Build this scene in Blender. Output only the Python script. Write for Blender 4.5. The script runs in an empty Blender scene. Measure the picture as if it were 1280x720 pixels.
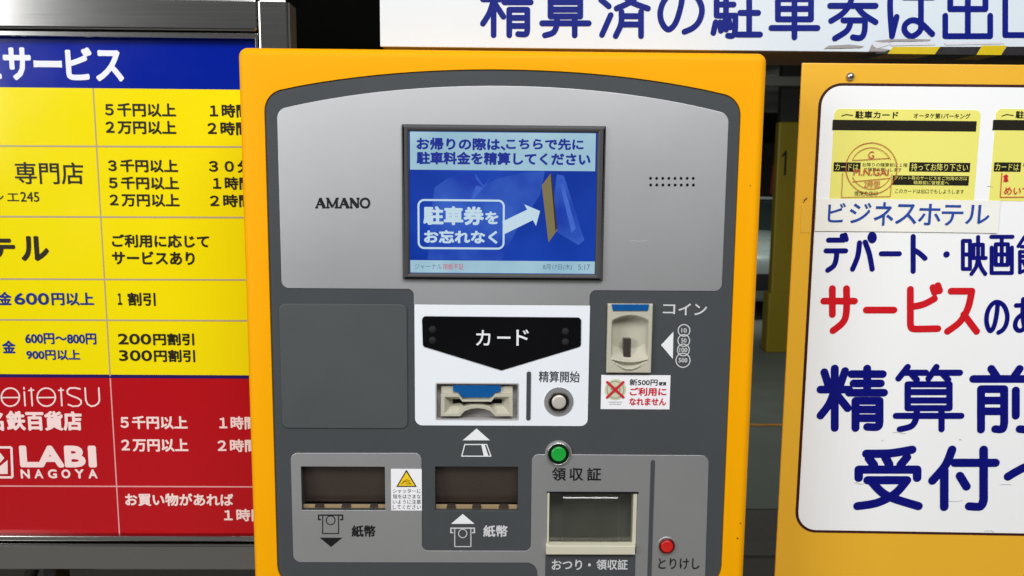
import bpy, bmesh, math, random
from mathutils import Vector, Matrix, Euler
random.seed(7)
scene = bpy.context.scene
col = scene.collection
R = math.radians

# ------------------------------------------------------------------ camera, world, lamps, exposure
cam_data = bpy.data.cameras.new('camera')
cam_data.sensor_width = 36.0
cam_data.lens = 980.0 / 1280.0 * 36.0
cam_data.clip_start = 0.02
cam_data.clip_end = 200.0
cam = bpy.data.objects.new('camera', cam_data)
col.objects.link(cam)
CAM = Vector((0.0, -0.74, 1.45))
cam.location = CAM
cam.rotation_euler = (R(83.2314), R(-0.4892), R(-0.7496))
cam_data.dof.use_dof = True
cam_data.dof.focus_distance = 0.76
cam_data.dof.aperture_fstop = 14.0
scene.camera = cam

world = bpy.data.worlds.new('World')
scene.world = world
world.use_nodes = True
world.node_tree.nodes['Background'].inputs[0].default_value = (0.95, 0.98, 1.0, 1)
world.node_tree.nodes['Background'].inputs[1].default_value = 0.13

def area_lamp(name, loc, target, sx, sy, power, colour):
    l = bpy.data.lights.new(name, 'AREA')
    l.shape = 'RECTANGLE'; l.size = sx; l.size_y = sy
    l.energy = power; l.color = colour
    o = bpy.data.objects.new(name, l); col.objects.link(o)
    o.location = loc
    o.rotation_euler = (Vector(target) - Vector(loc)).to_track_quat('-Z', 'Y').to_euler()
    return o
area_lamp('entrance_light', (-2.85, -2.35, 2.4), (-0.1, 0, 1.45), 1.4, 1.8, 65, (0.98, 0.99, 1.0))
area_lamp('overhead_light', (0.3, -1.9, 3.2), (0.0, 0.1, 1.4), 2.6, 1.0, 73, (0.99, 0.99, 1.0))
area_lamp('garage_fill', (1.6, 4.6, 2.66), (1.8, 5.0, 0.0), 1.2, 0.25, 20, (0.92, 1.0, 0.95))  # added fill lamp brightening the garage floor and column, no real fixture

area_lamp('car_fill', (2.9, 7.98, 2.66), (3.0, 8.9, 0.3), 1.0, 0.12, 40, (0.92, 1.0, 0.95))  # added fill lamp for the car, kept out of sight behind the deeper beam
vs = scene.view_settings
vs.view_transform = 'Standard'
vs.look = 'None'
vs.exposure = 0.0
vs.gamma = 1.0

# ------------------------------------------------------------------ pixel rays -> points in a thing's own plane
F_PX = 980.0
CAM_M = Euler(cam.rotation_euler).to_matrix()
def ray(px, py):
    return (CAM_M @ Vector(((px - 640.0) / F_PX, -(py - 360.0) / F_PX, -1.0))).normalized()
def at_depth(px, py, Y):
    d = ray(px, py)
    return CAM + d * ((Y - CAM.y) / d.y)
class Plane:
    """local (x, z) coordinates of a thing's plane y = depth"""
    def __init__(self, loc, rot=(0, 0, 0), depth=0.0):
        self.M = Matrix.LocRotScale(Vector(loc), Euler(rot), None)
        self.I = self.M.inverted()
        self.depth = depth
    def p(self, px, py, depth=None):
        d0 = self.depth if depth is None else depth
        o = self.I @ CAM
        d = self.I.to_3x3() @ ray(px, py)
        q = o + d * ((d0 - o.y) / d.y)
        return (q.x, q.z)
    def box(self, x0, y0, x1, y1, depth=None):
        """axis aligned local rectangle whose edge middles fall on the given pixels"""
        xm, ym = (x0 + x1) / 2, (y0 + y1) / 2
        return (self.p(x0, ym, depth)[0], self.p(xm, y1, depth)[1],
                self.p(x1, ym, depth)[0], self.p(xm, y0, depth)[1])
    def pts(self, lst, depth=None):
        return [self.p(x, y, depth) for x, y in lst]
    def scale(self, px, py):
        return abs(self.p(px + 1, py)[0] - self.p(px, py)[0])

# ------------------------------------------------------------------ materials
def lin(c):
    c /= 255.0
    return c / 12.92 if c <= 0.04045 else ((c + 0.055) / 1.055) ** 2.4
def rgb(r, g, b, k=1.0):
    return (lin(r) * k, lin(g) * k, lin(b) * k, 1.0)
MATS = {}
def mat(name, colour, rough=0.5, metal=0.0, var=0.04, vscale=9.0, rvar=0.08, bump=0.0, bscale=600.0,
        spec=0.5, coat=0.0, aniso=None):
    if any(w in name for w in ('ink', 'letters', 'film', 'stripe', 'rule')): spec = min(spec, 0.25)
    if name in MATS: return MATS[name]
    m = bpy.data.materials.new(name); m.use_nodes = True
    nt = m.node_tree; N = nt.nodes; L = nt.links
    b = N['Principled BSDF']
    tc = N.new('ShaderNodeTexCoord')
    nz = N.new('ShaderNodeTexNoise'); nz.inputs['Scale'].default_value = vscale
    nz.inputs['Detail'].default_value = 6.0; nz.inputs['Roughness'].default_value = 0.6
    L.new(tc.outputs['Object'], nz.inputs['Vector'])
    if aniso:
        mp = N.new('ShaderNodeMapping'); mp.inputs['Scale'].default_value = aniso
        L.new(tc.outputs['Object'], mp.inputs['Vector']); L.new(mp.outputs['Vector'], nz.inputs['Vector'])
    mx = N.new('ShaderNodeMix'); mx.data_type = 'RGBA'
    mx.inputs['A'].default_value = tuple(min(1, c * (1 - var)) for c in colour[:3]) + (1,)
    mx.inputs['B'].default_value = tuple(min(1, c * (1 + var)) for c in colour[:3]) + (1,)
    L.new(nz.outputs['Fac'], mx.inputs['Factor'])
    L.new(mx.outputs['Result'], b.inputs['Base Color'])
    mr = N.new('ShaderNodeMapRange')
    mr.inputs['From Min'].default_value = 0.3; mr.inputs['From Max'].default_value = 0.7
    mr.inputs['To Min'].default_value = max(0.02, rough - rvar); mr.inputs['To Max'].default_value = min(1, rough + rvar)
    L.new(nz.outputs['Fac'], mr.inputs['Value']); L.new(mr.outputs['Result'], b.inputs['Roughness'])
    b.inputs['Metallic'].default_value = metal
    b.inputs['Specular IOR Level'].default_value = spec
    b.inputs['Coat Weight'].default_value = coat
    if bump > 0:
        n2 = N.new('ShaderNodeTexNoise'); n2.inputs['Scale'].default_value = bscale
        L.new(tc.outputs['Object'], n2.inputs['Vector'])
        bp = N.new('ShaderNodeBump'); bp.inputs['Strength'].default_value = bump; bp.inputs['Distance'].default_value = 0.0005
        L.new(n2.outputs['Fac'], bp.inputs['Height']); L.new(bp.outputs['Normal'], b.inputs['Normal'])
    MATS[name] = m
    return m
def glow(name, colour, strength=1.0, rough=0.12, spec=0.5):
    if name in MATS: return MATS[name]
    m = bpy.data.materials.new(name); m.use_nodes = True
    b = m.node_tree.nodes['Principled BSDF']
    b.inputs['Base Color'].default_value = (0.004, 0.004, 0.005, 1)
    b.inputs['Emission Color'].default_value = colour
    b.inputs['Emission Strength'].default_value = strength
    b.inputs['Roughness'].default_value = rough
    b.inputs['Specular IOR Level'].default_value = spec
    MATS[name] = m
    return m

YELLOW   = mat('yellow_powder_coat', (0.93, 0.395, 0.0003, 1), 0.5, var=0.035, vscale=5, bump=0.03, bscale=900, spec=0.10)
DARK     = mat('charcoal_plastic_film', rgb(70, 73, 75), 0.5, var=0.08, bump=0.05, bscale=1400)
DARK2    = mat('charcoal_cover', rgb(75, 79, 80), 0.48, var=0.04, bump=0.05, bscale=1400)
SILVER   = mat('silver_film', (0.625, 0.63, 0.635, 1), 0.48, metal=0.93, var=0.012, vscale=5, rvar=0.02)
WHITE    = mat('white_film', rgb(238, 242, 247, 0.97), 0.45, var=0.012)
BLACK    = mat('black_gloss', rgb(14, 14, 16), 0.15, var=0.1)
BEZEL    = mat('bezel_plastic', rgb(66, 64, 64), 0.5, var=0.05)
INK_W    = mat('white_ink', rgb(235, 237, 238), 0.5, var=0.03)
INK_LG   = mat('pale_grey_ink', rgb(206, 206, 206), 0.5, var=0.03)
INK_K    = mat('black_ink', rgb(26, 26, 27), 0.5, var=0.1)
INK_G    = mat('grey_ink', rgb(66, 68, 70), 0.5, var=0.1)
BEIGE    = mat('beige_plastic', rgb(188, 184, 166), 0.42, var=0.04, vscale=40, bump=0.05, bscale=1500)
BEIGE_L  = mat('ivory_plastic', rgb(205, 201, 178), 0.38, var=0.04, vscale=40)
BLUEWIN  = mat('blue_window', rgb(18, 86, 150), 0.18, var=0.06, vscale=60)
SHUTTER  = mat('brown_smoked_shutter', rgb(62, 52, 46), 0.3, var=0.12, vscale=30)
TAN      = mat('tan_lip', rgb(158, 136, 100), 0.5, var=0.1, vscale=60)
CHROME   = mat('chrome', (0.50, 0.49, 0.49, 1), 0.32, metal=1.0, var=0.02)
BRUSHED  = mat('brushed_stainless', (0.385, 0.38, 0.365, 1), 0.17, metal=1.0, var=0.02, vscale=3.0, rvar=0.012, aniso=(2, 2, 160))
STKW     = mat('sticker_white', rgb(244, 243, 246), 0.35, var=0.01)
STKY     = mat('sticker_yellow', rgb(246, 208, 32), 0.35, var=0.03)
RED_INK  = mat('red_ink', rgb(205, 38, 52), 0.45, var=0.05)
SIGN_Y   = mat('sign_yellow_film', rgb(240, 221, 10), 0.16, var=0.015)
SIGN_B   = mat('sign_blue_film', rgb(1, 29, 146), 0.16, var=0.03)
SIGN_R   = mat('sign_red_film', rgb(178, 20, 28), 0.16, var=0.02)
SIGN_LINE= mat('sign_rule_grey', rgb(176, 160, 130), 0.4, var=0.05)
SIGN_LINE_P = mat('sign_rule_pink', rgb(226, 160, 158), 0.4, var=0.05)
NAVY_RULE= mat('sign_rule_navy', rgb(30, 16, 92), 0.4, var=0.05)
SIGN_K   = mat('sign_black_letters', rgb(36, 30, 14), 0.4, var=0.08)
SIGN_BL  = mat('sign_blue_letters', rgb(24, 44, 128), 0.4, var=0.08)
SIGN_W   = mat('sign_white_letters', rgb(232, 234, 246), 0.4, var=0.02)
SIGN_PW  = mat('sign_pinkish_letters', rgb(246, 218, 214), 0.4, var=0.02)
BOARD_Y  = mat('board_yellow_paint', rgb(240, 182, 46), 0.4, var=0.03, vscale=4, bump=0.03, bscale=500)
BOARD_W  = mat('board_white_acrylic', rgb(249, 250, 249), 0.22, var=0.012, vscale=3)
BORDER   = mat('border_brown', rgb(58, 18, 20), 0.4, var=0.05)
NAVY     = mat('navy_letters', rgb(10, 14, 116), 0.4, var=0.04)
BOARD_R  = mat('red_letters', rgb(208, 24, 34), 0.4, var=0.04)
TICKET   = mat('ticket_print', rgb(241, 235, 122), 0.35, var=0.02)
TICKET_K = mat('ticket_black_stripe', rgb(36, 34, 24), 0.4, var=0.08)
STAMP    = mat('stamp_ink', rgb(190, 98, 62), 0.5, var=0.15, vscale=80)
PAPER    = mat('paper_strip', rgb(244, 243, 234), 0.6, var=0.02, vscale=14)
PAPER_BL = mat('paper_blue_ink', rgb(36, 72, 160), 0.5, var=0.1)
BANNER_W = mat('banner_white', rgb(218, 228, 235), 0.35, var=0.01, vscale=3)
BANNER_BL= mat('banner_blue_letters', rgb(2, 22, 124), 0.4, var=0.04)
BANNER_BOX = mat('banner_box_paint', rgb(120, 104, 78), 0.5, var=0.1)
TAPE_Y   = mat('tape_yellow', rgb(214, 186, 22), 0.3, var=0.06, vscale=40)
TAPE_K   = mat('tape_black', rgb(40, 38, 40), 0.3, var=0.1, vscale=40)
SCUFF    = mat('bare_scuff_grey', rgb(158, 153, 150), 0.6, var=0.15, vscale=90)
RUBBER   = mat('black_rubber', rgb(34, 31, 28), 0.6, var=0.15)

# ------------------------------------------------------------------ mesh builders
def tag(o, label=None, cat=None, group=None, kind=None):
    if label: o['label'] = label
    if cat: o['category'] = cat
    if group: o['group'] = group
    if kind: o['kind'] = kind
    return o
def thing(name, label, cat, loc, rot=(0, 0, 0)):
    o = bpy.data.objects.new(name, None); col.objects.link(o)
    o.location = loc; o.rotation_euler = rot; o.empty_display_size = 0.1
    return tag(o, label, cat)
class MB:
    def __init__(self): self.v = []; self.f = []; self.mi = []; self.cur = 0
    def add(self, verts, faces):
        b = len(self.v); self.v += [tuple(q) for q in verts]
        self.f += [tuple(i + b for i in f) for f in faces]; self.mi += [self.cur] * len(faces)
        return self
    def box(self, x0, y0, z0, x1, y1, z1):
        v = [(x0,y0,z0),(x1,y0,z0),(x1,y1,z0),(x0,y1,z0),(x0,y0,z1),(x1,y0,z1),(x1,y1,z1),(x0,y1,z1)]
        return self.add(v, [(0,3,2,1),(4,5,6,7),(0,1,5,4),(1,2,6,5),(2,3,7,6),(3,0,4,7)])
    def fbox(self, bx, yf, yb):                       # bx = local (x0, z0, x1, z1)
        return self.box(bx[0], yf, bx[1], bx[2], yb, bx[3])
    def prism(self, loops, yf, yb, bevel=0.0, res=2):
        v, f = prism_data(loops, yf, yb, bevel, res)
        return self.add(v, f)
    def lathe(self, cx, cz, prof, n=40):              # prof: (radius, y) from the front centre outwards/backwards
        vs = []; fs = []; m = len(prof)
        for k in range(n):
            a = 2 * math.pi * k / n
            for r, y in prof: vs.append((cx + r * math.cos(a), y, cz + r * math.sin(a)))
        for k in range(n):
            k2 = (k + 1) % n
            for j in range(m - 1):
                fs.append((k*m+j, k*m+j+1, k2*m+j+1, k2*m+j))
        return self.add(vs, fs)
    def tube(self, pts, r, n=12):
        pts = [Vector(p) for p in pts]; vs = []; fs = []
        for i, p in enumerate(pts):
            t = (pts[min(i+1, len(pts)-1)] - pts[max(i-1, 0)]).normalized()
            a = t.orthogonal().normalized() if i == 0 else (a - t * a.dot(t)).normalized()
            b = t.cross(a)
            for k in range(n):
                an = 2 * math.pi * k / n
                vs.append(p + (a * math.cos(an) + b * math.sin(an)) * r)
        for i in range(len(pts) - 1):
            for k in range(n):
                fs.append((i*n+k, i*n+(k+1)%n, (i+1)*n+(k+1)%n, (i+1)*n+k))
        fs.append(tuple(range(n-1, -1, -1))); fs.append(tuple((len(pts)-1)*n + k for k in range(n)))
        return self.add(vs, fs)
    def build(self, name, material, parent=None, smooth=False, bevel=0.0, seg=2, label=None):
        me = bpy.data.meshes.new(name)
        me.from_pydata(self.v, [], self.f)
        mats = material if isinstance(material, (list, tuple)) else [material]
        for m in mats: me.materials.append(m)
        if len(mats) > 1: me.polygons.foreach_set('material_index', self.mi)
        bm = bmesh.new(); bm.from_mesh(me)
        if smooth or bevel: bmesh.ops.remove_doubles(bm, verts=bm.verts, dist=1e-6)
        if bevel:
            bmesh.ops.recalc_face_normals(bm, faces=bm.faces)
            ed = [e for e in bm.edges if len(e.link_faces) == 2 and e.calc_face_angle() > 0.6]
            bmesh.ops.bevel(bm, geom=ed, offset=bevel, segments=seg, profile=0.5, affect='EDGES')
        if smooth: bmesh.ops.recalc_face_normals(bm, faces=bm.faces)
        bm.to_mesh(me); bm.free()
        if smooth:
            for p in me.polygons: p.use_smooth = True
        o = bpy.data.objects.new(name, me); col.objects.link(o)
        if parent: o.parent = parent
        if label: o['label'] = label
        return o
def curve_mesh(cd):
    o = bpy.data.objects.new('temporary', cd); col.objects.link(o)
    bpy.context.view_layer.update()
    dg = bpy.context.evaluated_depsgraph_get()
    me = bpy.data.meshes.new_from_object(o.evaluated_get(dg))
    v = [tuple(q.co) for q in me.vertices]; f = [tuple(p.vertices) for p in me.polygons]
    bpy.data.objects.remove(o); bpy.data.curves.remove(cd); bpy.data.meshes.remove(me)
    return v, f
def prism_data(loops, yf, yb, bevel=0.0, res=2):
    """filled outline(s) in (x, z); inner loops are holes; front at y = yf, back at y = yb"""
    if loops and not isinstance(loops[0][0], (tuple, list)): loops = [loops]
    cd = bpy.data.curves.new('temporary', 'CURVE'); cd.dimensions = '2D'; cd.fill_mode = 'BOTH'
    for lp in loops:
        s = cd.splines.new('POLY'); s.points.add(len(lp) - 1); s.use_cyclic_u = True
        for q, (x, z) in zip(s.points, lp): q.co = (x, z, 0, 1)
    t = yb - yf
    if bevel:
        cd.bevel_depth = bevel; cd.bevel_resolution = res; cd.offset = -bevel; cd.extrude = max(0, t / 2 - bevel)
    else:
        cd.extrude = t / 2
    v, f = curve_mesh(cd)
    yc = (yf + yb) / 2
    return [(x, yc - w, z) for x, z, w in v], f
def rounded(points, radii, n=6):
    out = []; m = len(points)
    if not isinstance(radii, (list, tuple)): radii = [radii] * m
    for i in range(m):
        p = Vector(points[i]); a = Vector(points[i-1]); b = Vector(points[(i+1) % m]); r = radii[i]
        if r <= 1e-7: out.append(tuple(p)); continue
        u = (a - p).normalized(); w = (b - p).normalized()
        ang = max(0.05, u.angle(w)); d = r / math.tan(ang / 2)
        d = min(d, (a-p).length * 0.49, (b-p).length * 0.49); rr = d * math.tan(ang / 2)
        c = p + (u + w).normalized() * (rr / math.sin(ang / 2))
        s = p + u * d - c; e = p + w * d - c
        a0 = math.atan2(s.y, s.x); a1 = math.atan2(e.y, e.x); da = a1 - a0
        while da > math.pi: da -= 2 * math.pi
        while da < -math.pi: da += 2 * math.pi
        for k in range(n + 1):
            t = a0 + da * k / n
            out.append((c.x + rr * math.cos(t), c.y + rr * math.sin(t)))
    return out
def rrect(bx, r, n=6):
    x0, z0, x1, z1 = bx
    return rounded([(x0, z0), (x1, z0), (x1, z1), (x0, z1)], r, n)
def disc(c, r, n=32, rz=None):
    return [(c[0] + r * math.cos(2*math.pi*k/n), c[1] + (rz or r) * math.sin(2*math.pi*k/n)) for k in range(n)]

# flat strokes with round or square ends, each a hair above the one before
def stroke_data(p0, p1, w, caps=True):
    p0 = Vector(p0); p1 = Vector(p1); d = (p1 - p0).normalized(); nrm = Vector((-d.y, d.x)) * w / 2
    if not caps: return [tuple(p0 - nrm), tuple(p1 - nrm), tuple(p1 + nrm), tuple(p0 + nrm)]
    out = []; a = math.atan2(d.y, d.x)
    for k in range(9):
        t = a - math.pi/2 + math.pi * k / 8; out.append((p1.x + w/2*math.cos(t), p1.y + w/2*math.sin(t)))
    for k in range(9):
        t = a + math.pi/2 + math.pi * k / 8; out.append((p0.x + w/2*math.cos(t), p0.y + w/2*math.sin(t)))
    return out
EPS = 0.000005
class Ink:
    """print on a plane: glyphs, strokes and flat shapes of one colour, collected into one mesh"""
    def __init__(self, plane, depth): self.P = plane; self.y = depth; self.mb = MB(); self.k = 0; self.done = []; self.auto = True
    def _y(self): self.k += 1; return self.y - (self.k % 60) * EPS
    def flat(self, pts):
        y = self._y(); n = len(pts)
        self.mb.add([(x, y, z) for x, z in pts], [tuple(range(n))]); return self
    def shape(self, pxs): return self.flat(list(reversed(orient(self.P.pts(pxs, self.y)))))
    def bx(self, *px):
        b = self.P.box(*px, depth=self.y); return self.flat([(b[0], b[1]), (b[2], b[1]), (b[2], b[3]), (b[0], b[3])])
    def line(self, pxs, w, caps=True, close=False):
        pts = self.P.pts(pxs, self.y); s = self.P.scale(*pxs[0])
        if close: pts = pts + pts[:1]
        for a, b in zip(pts, pts[1:]): self.flat(stroke_data(a, b, w * s, caps))
        return self
    def ring(self, cx, cy, r, w, a0=0, a1=360, n=40, ry=None):
        return self.line([(cx + r*math.cos(R(a0 + (a1-a0)*k/n)), cy - (ry or r)*math.sin(R(a0 + (a1-a0)*k/n))) for k in range(n+1)], w)
    def dot(self, cx, cy, r): 
        return self.flat(disc(self.P.p(cx, cy, self.y), r * self.P.scale(cx, cy)))
    def outline(self, loop, w):                        # closed ring along a local loop, as a strip
        n = len(loop); y = self._y(); out = []
        for i in range(n):
            a = Vector(loop[i-1]); b = Vector(loop[(i+1) % n]); d = (b - a).normalized(); nr = Vector((-d.y, d.x)) * w/2
            p = Vector(loop[i]); out += [tuple(p - nr), tuple(p + nr)]
        self.mb.add([(x, y, z) for x, z in out], [(2*i, (2*i+2) % (2*n), (2*i+3) % (2*n), 2*i+1) for i in range(n)])
        return self
    def text(self, body, x0, y0, x1, y1, bold=0.0, n=10):
        """bold: dilation as a share of the glyph height; every line of writing is a mesh of its own"""
        if self.auto: self.new()
        v, f = glyphs(body)
        b = self.P.box(x0, y0, x1, y1, depth=self.y)
        r = bold * (b[3] - b[1])
        gx0 = min(q[0] for q in v); gx1 = max(q[0] for q in v); gz0 = min(q[1] for q in v); gz1 = max(q[1] for q in v)
        sx = (b[2]-b[0]-2*r) / (gx1-gx0); sz = (b[3]-b[1]-2*r) / max(1e-6, gz1-gz0)
        base = [(b[0]+r+(q[0]-gx0)*sx, b[1]+r+(q[1]-gz0)*sz) for q in v]
        offs = [(0, 0)] if r == 0 else [(r*math.cos(2*math.pi*k/n), r*math.sin(2*math.pi*k/n)) for k in range(n)]
        for ox, oz in offs:
            y = self._y()
            self.mb.add([(x+ox, y, z+oz) for x, z in base], f)
        return self
    def chars(self, lst, bold, n=12):
        self.new(); self.auto = False
        for c in lst: self.text(*c, bold=bold, n=n)
        self.auto = True
        return self
    def pen(self, lst, w):
        """round gothic letters drawn with a pen w pixels wide, each fitted to its pixel box"""
        self.new()
        for row in lst:
            ch, x0, y0, x1, y1 = row[:5]; ww = w * (row[5] if len(row) > 5 else 1.0)
            if ch == 'ー': self.line([(x0+ww/2, (y0+y1)/2), (x1-ww/2, (y0+y1)/2)], ww); continue
            if ch == '・': self.dot((x0+x1)/2, (y0+y1)/2, ww*.62); continue
            st = pen_strokes(ch); al = [q for p in st for q in p]
            a0 = min(q[0] for q in al); a1 = max(q[0] for q in al); b0 = min(q[1] for q in al); b1 = max(q[1] for q in al)
            fx = lambda x: x0 + ww/2 + (x-a0)/(a1-a0)*(x1-x0-ww)
            fy = lambda y: y0 + ww/2 + (y-b0)/(b1-b0)*(y1-y0-ww)
            for p in st: self.line([(fx(x), fy(y)) for x, y in p], ww)
        return self
    def new(self):
        if self.mb.v: self.done.append(self.mb); self.mb = MB()
        return self
    def build(self, name, m, parent, label=None):
        self.new()
        return [b.build(name, m, parent, label=label) for b in self.done]
def orient(p):
    a = sum(p[i][0]*p[(i+1) % len(p)][1] - p[(i+1) % len(p)][0]*p[i][1] for i in range(len(p)))
    return list(reversed(p)) if a > 0 else p
GL = {}
# round gothic sign letters as pen strokes in a 100 x 100 box, y down; 's' smooths the stroke, 'c' closes it
ROUND = {
 '精': ['8,8 14,28', '40,6 33,27', '24,2 24,98', '2,36 46,36', 's 23,40 15,60 2,78', '27,44 44,66', '50,11 98,11', '74,2 74,40', '53,26 95,26', '46,41 100,41',
        '56,98 56,54 93,54 93,88', 's 93,88 90,96 74,96', '57,68 93,68', '57,82 93,82'],
 '算': ['18,2 4,20', '12,11 46,11', '24,13 32,22', '62,2 50,20', '58,11 98,11', '72,13 80,22', 'c 18,29 82,29 82,66 18,66', '18,41 82,41', '18,54 82,54', '0,78 100,78', 's 32,68 31,82 24,94 6,99', '70,68 70,99'],
 '済': ['6,4 22,16', '2,32 18,44', '22,60 4,96', '62,0 62,13', '32,14 98,14', 's 80,16 66,34 34,48', 's 46,20 64,36 98,48', 's 44,54 43,76 32,98', '84,54 84,98', '46,62 84,62', '46,77 84,77'],
 'の': ['s 54,8 50,40 38,76 22,90 8,76 4,52 14,26 36,8 60,6 84,18 97,44 92,70 78,86 58,95'],
 '駐': ['8,61 8,4 46,4', '28,4 28,60', '8,23 44,23', '8,41 44,41', '8,61 48,61', 's 48,61 47,88 42,97 32,97', '6,73 1,92', '15,73 17,88', '25,71 28,86', '34,70 37,82', '68,2 80,10', '56,24 98,24', '77,24 77,94', '58,56 96,56', '52,95 100,95'],
 '車': ['6,13 94,13', 'c 14,29 86,29 86,66 14,66', '14,47 86,47', '0,82 100,82', '50,1 50,99'],
 '券': ['28,5 36,18', '72,4 64,18', '12,22 88,22', '2,42 98,42', 's 50,4 46,34 30,54 4,68', 's 58,42 72,56 98,70', '30,67 76,67', 's 76,67 74,88 66,97 50,96', 's 46,67 38,84 12,98'],
 'は': ['s 12,4 6,40 10,96', '10,96 20,62', '36,28 98,28', '72,4 72,70', 's 72,70 70,86 52,96 38,88 38,76 52,68 70,72 96,92'],
 '出': ['50,2 50,96', '14,16 14,48 86,48 86,16', '4,60 4,96 96,96 96,60'],
 '口': ['c 6,6 94,6 94,94 6,94'],
 '映': ['c 4,12 34,12 34,84 4,84', '4,47 34,47', '48,55 48,22 88,22 88,55', '40,56 100,56', '68,2 68,56', 's 68,56 60,78 40,97', 's 70,60 80,80 98,97'],
 '画': ['4,6 96,6', 'c 24,24 76,24 76,74 24,74', '24,49 76,49', '50,6 50,74', '6,32 6,94 94,94 94,32'],
 '館': ['28,2 4,26', '28,2 46,20', '16,27 36,27', 'c 10,40 40,40 40,64 10,64', '10,52 40,52', '10,64 10,94 36,86', '24,66 44,92', '74,0 74,11', '54,26 54,12 98,12 98,26', '62,98 62,32 92,32 92,52 62,52', '62,68 96,68 96,96 62,96'],
 '前': ['28,2 36,14', '72,2 64,14', '0,18 100,18', '12,98 12,34 48,34 48,88', 's 48,88 45,97 34,97', '12,52 48,52', '12,69 48,69', '66,36 66,76', '90,30 90,86', 's 90,86 86,97 72,97'],
 '受': ['s 88,2 54,8 16,9', '20,17 28,28', '46,15 52,27', '80,15 70,28', '4,50 4,36 96,36 96,50', '18,54 80,54', 's 80,54 62,76 34,92 2,98', 's 24,56 48,80 98,98'],
 '付': ['s 34,2 24,28 4,54', '22,36 22,98', '38,24 100,24', '82,2 82,86', 's 82,86 77,97 60,97', '46,46 56,64'],
 'デ': ['14,14 76,14', '2,44 96,44', 's 54,44 50,68 38,86 10,98', '80,2 86,14', '93,0 99,12'],
 'パ': ['s 34,24 26,62 4,98', 's 58,22 76,56 88,98', 'o 88,9 9'],
 'ト': ['20,2 20,98', 's 20,38 58,48 92,62'],
 'サ': ['0,32 100,32', '28,4 28,62', 's 74,4 74,52 64,78 30,98'],
 'ビ': ['12,8 12,82', 's 12,82 16,91 30,93', '30,93 92,92', 's 12,46 50,40 82,28', '78,4 83,15', '92,0 97,11'],
 'ス': ['14,8 82,8', 's 82,8 70,44 44,76 2,98', '56,60 98,98'],
 'あ': ['10,20 88,18', 's 38,2 36,50 44,88', 's 66,36 58,64 38,88 18,92 6,78 14,58 40,44 68,44 90,58 94,76 82,92 60,99'],
 'へ': ['s 2,62 20,28 36,8 54,30 98,92'],
}
def smooth_pts(p, n=6):
    out = []
    for i in range(len(p) - 1):
        a = p[max(0, i-1)]; b = p[i]; c = p[i+1]; d = p[min(len(p)-1, i+2)]
        for k in range(n):
            t = k / n
            out.append(tuple(.5*((2*b[j]) + (-a[j]+c[j])*t + (2*a[j]-5*b[j]+4*c[j]-d[j])*t*t + (-a[j]+3*b[j]-3*c[j]+d[j])*t**3) for j in (0, 1)))
    return out + [p[-1]]
def pen_strokes(ch):
    res = []
    for st in ROUND[ch]:
        q = st.split(); fl = q.pop(0) if q[0] in 'sco' else ''
        if fl == 'o':
            cx, cy = map(float, q[0].split(',')); r = float(q[1])
            p = [(cx + r*math.cos(math.pi*k/10), cy + r*1.0*math.sin(math.pi*k/10)) for k in range(21)]
        else:
            p = [tuple(map(float, w.split(','))) for w in q]
            if fl == 's': p = smooth_pts(p)
            if fl == 'c': p = p + p[:1]
        res.append(p)
    return res
def glyphs(body):
    if body not in GL:
        cd = bpy.data.curves.new('temporary', 'FONT'); cd.body = body; cd.size = 1.0; cd.resolution_u = 3
        v, f = curve_mesh(cd)
        GL[body] = ([(q[0], q[1]) for q in v], f)
    return GL[body]

# ================================================================== SETTING
def sheet(name, x0, y0, x1, y1, z, m, kind='structure'):
    return tag(MB().add([(x0,y0,z),(x1,y0,z),(x1,y1,z),(x0,y1,z)], [(0,1,2,3)]).build(name, m), kind=kind)
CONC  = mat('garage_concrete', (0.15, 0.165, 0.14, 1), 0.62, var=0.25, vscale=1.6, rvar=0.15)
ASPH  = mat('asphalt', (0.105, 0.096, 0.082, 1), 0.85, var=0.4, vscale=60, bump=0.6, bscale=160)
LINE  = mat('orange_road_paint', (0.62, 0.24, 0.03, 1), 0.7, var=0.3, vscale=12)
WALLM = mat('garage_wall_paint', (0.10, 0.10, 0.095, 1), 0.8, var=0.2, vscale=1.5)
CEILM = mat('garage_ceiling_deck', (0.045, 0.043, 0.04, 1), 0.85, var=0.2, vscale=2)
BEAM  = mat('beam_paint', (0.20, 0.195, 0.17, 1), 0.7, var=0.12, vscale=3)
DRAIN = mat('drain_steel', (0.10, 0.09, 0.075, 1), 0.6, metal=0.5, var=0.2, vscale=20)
sheet('ground', -30, -40, 30, 60, 0.0, ASPH)
sheet('bounce_sheet', -8, -7, 8, 1.3, 0.006, mat('bounce_pale', (0.27, 0.26, 0.24, 1), 0.8, var=0.15, vscale=6))  # pale sheet added out of view to brighten reflections in the sign's bottom rail
sheet('garage_floor', -9, 2.76, 12, 18, 0.004, CONC)
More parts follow.
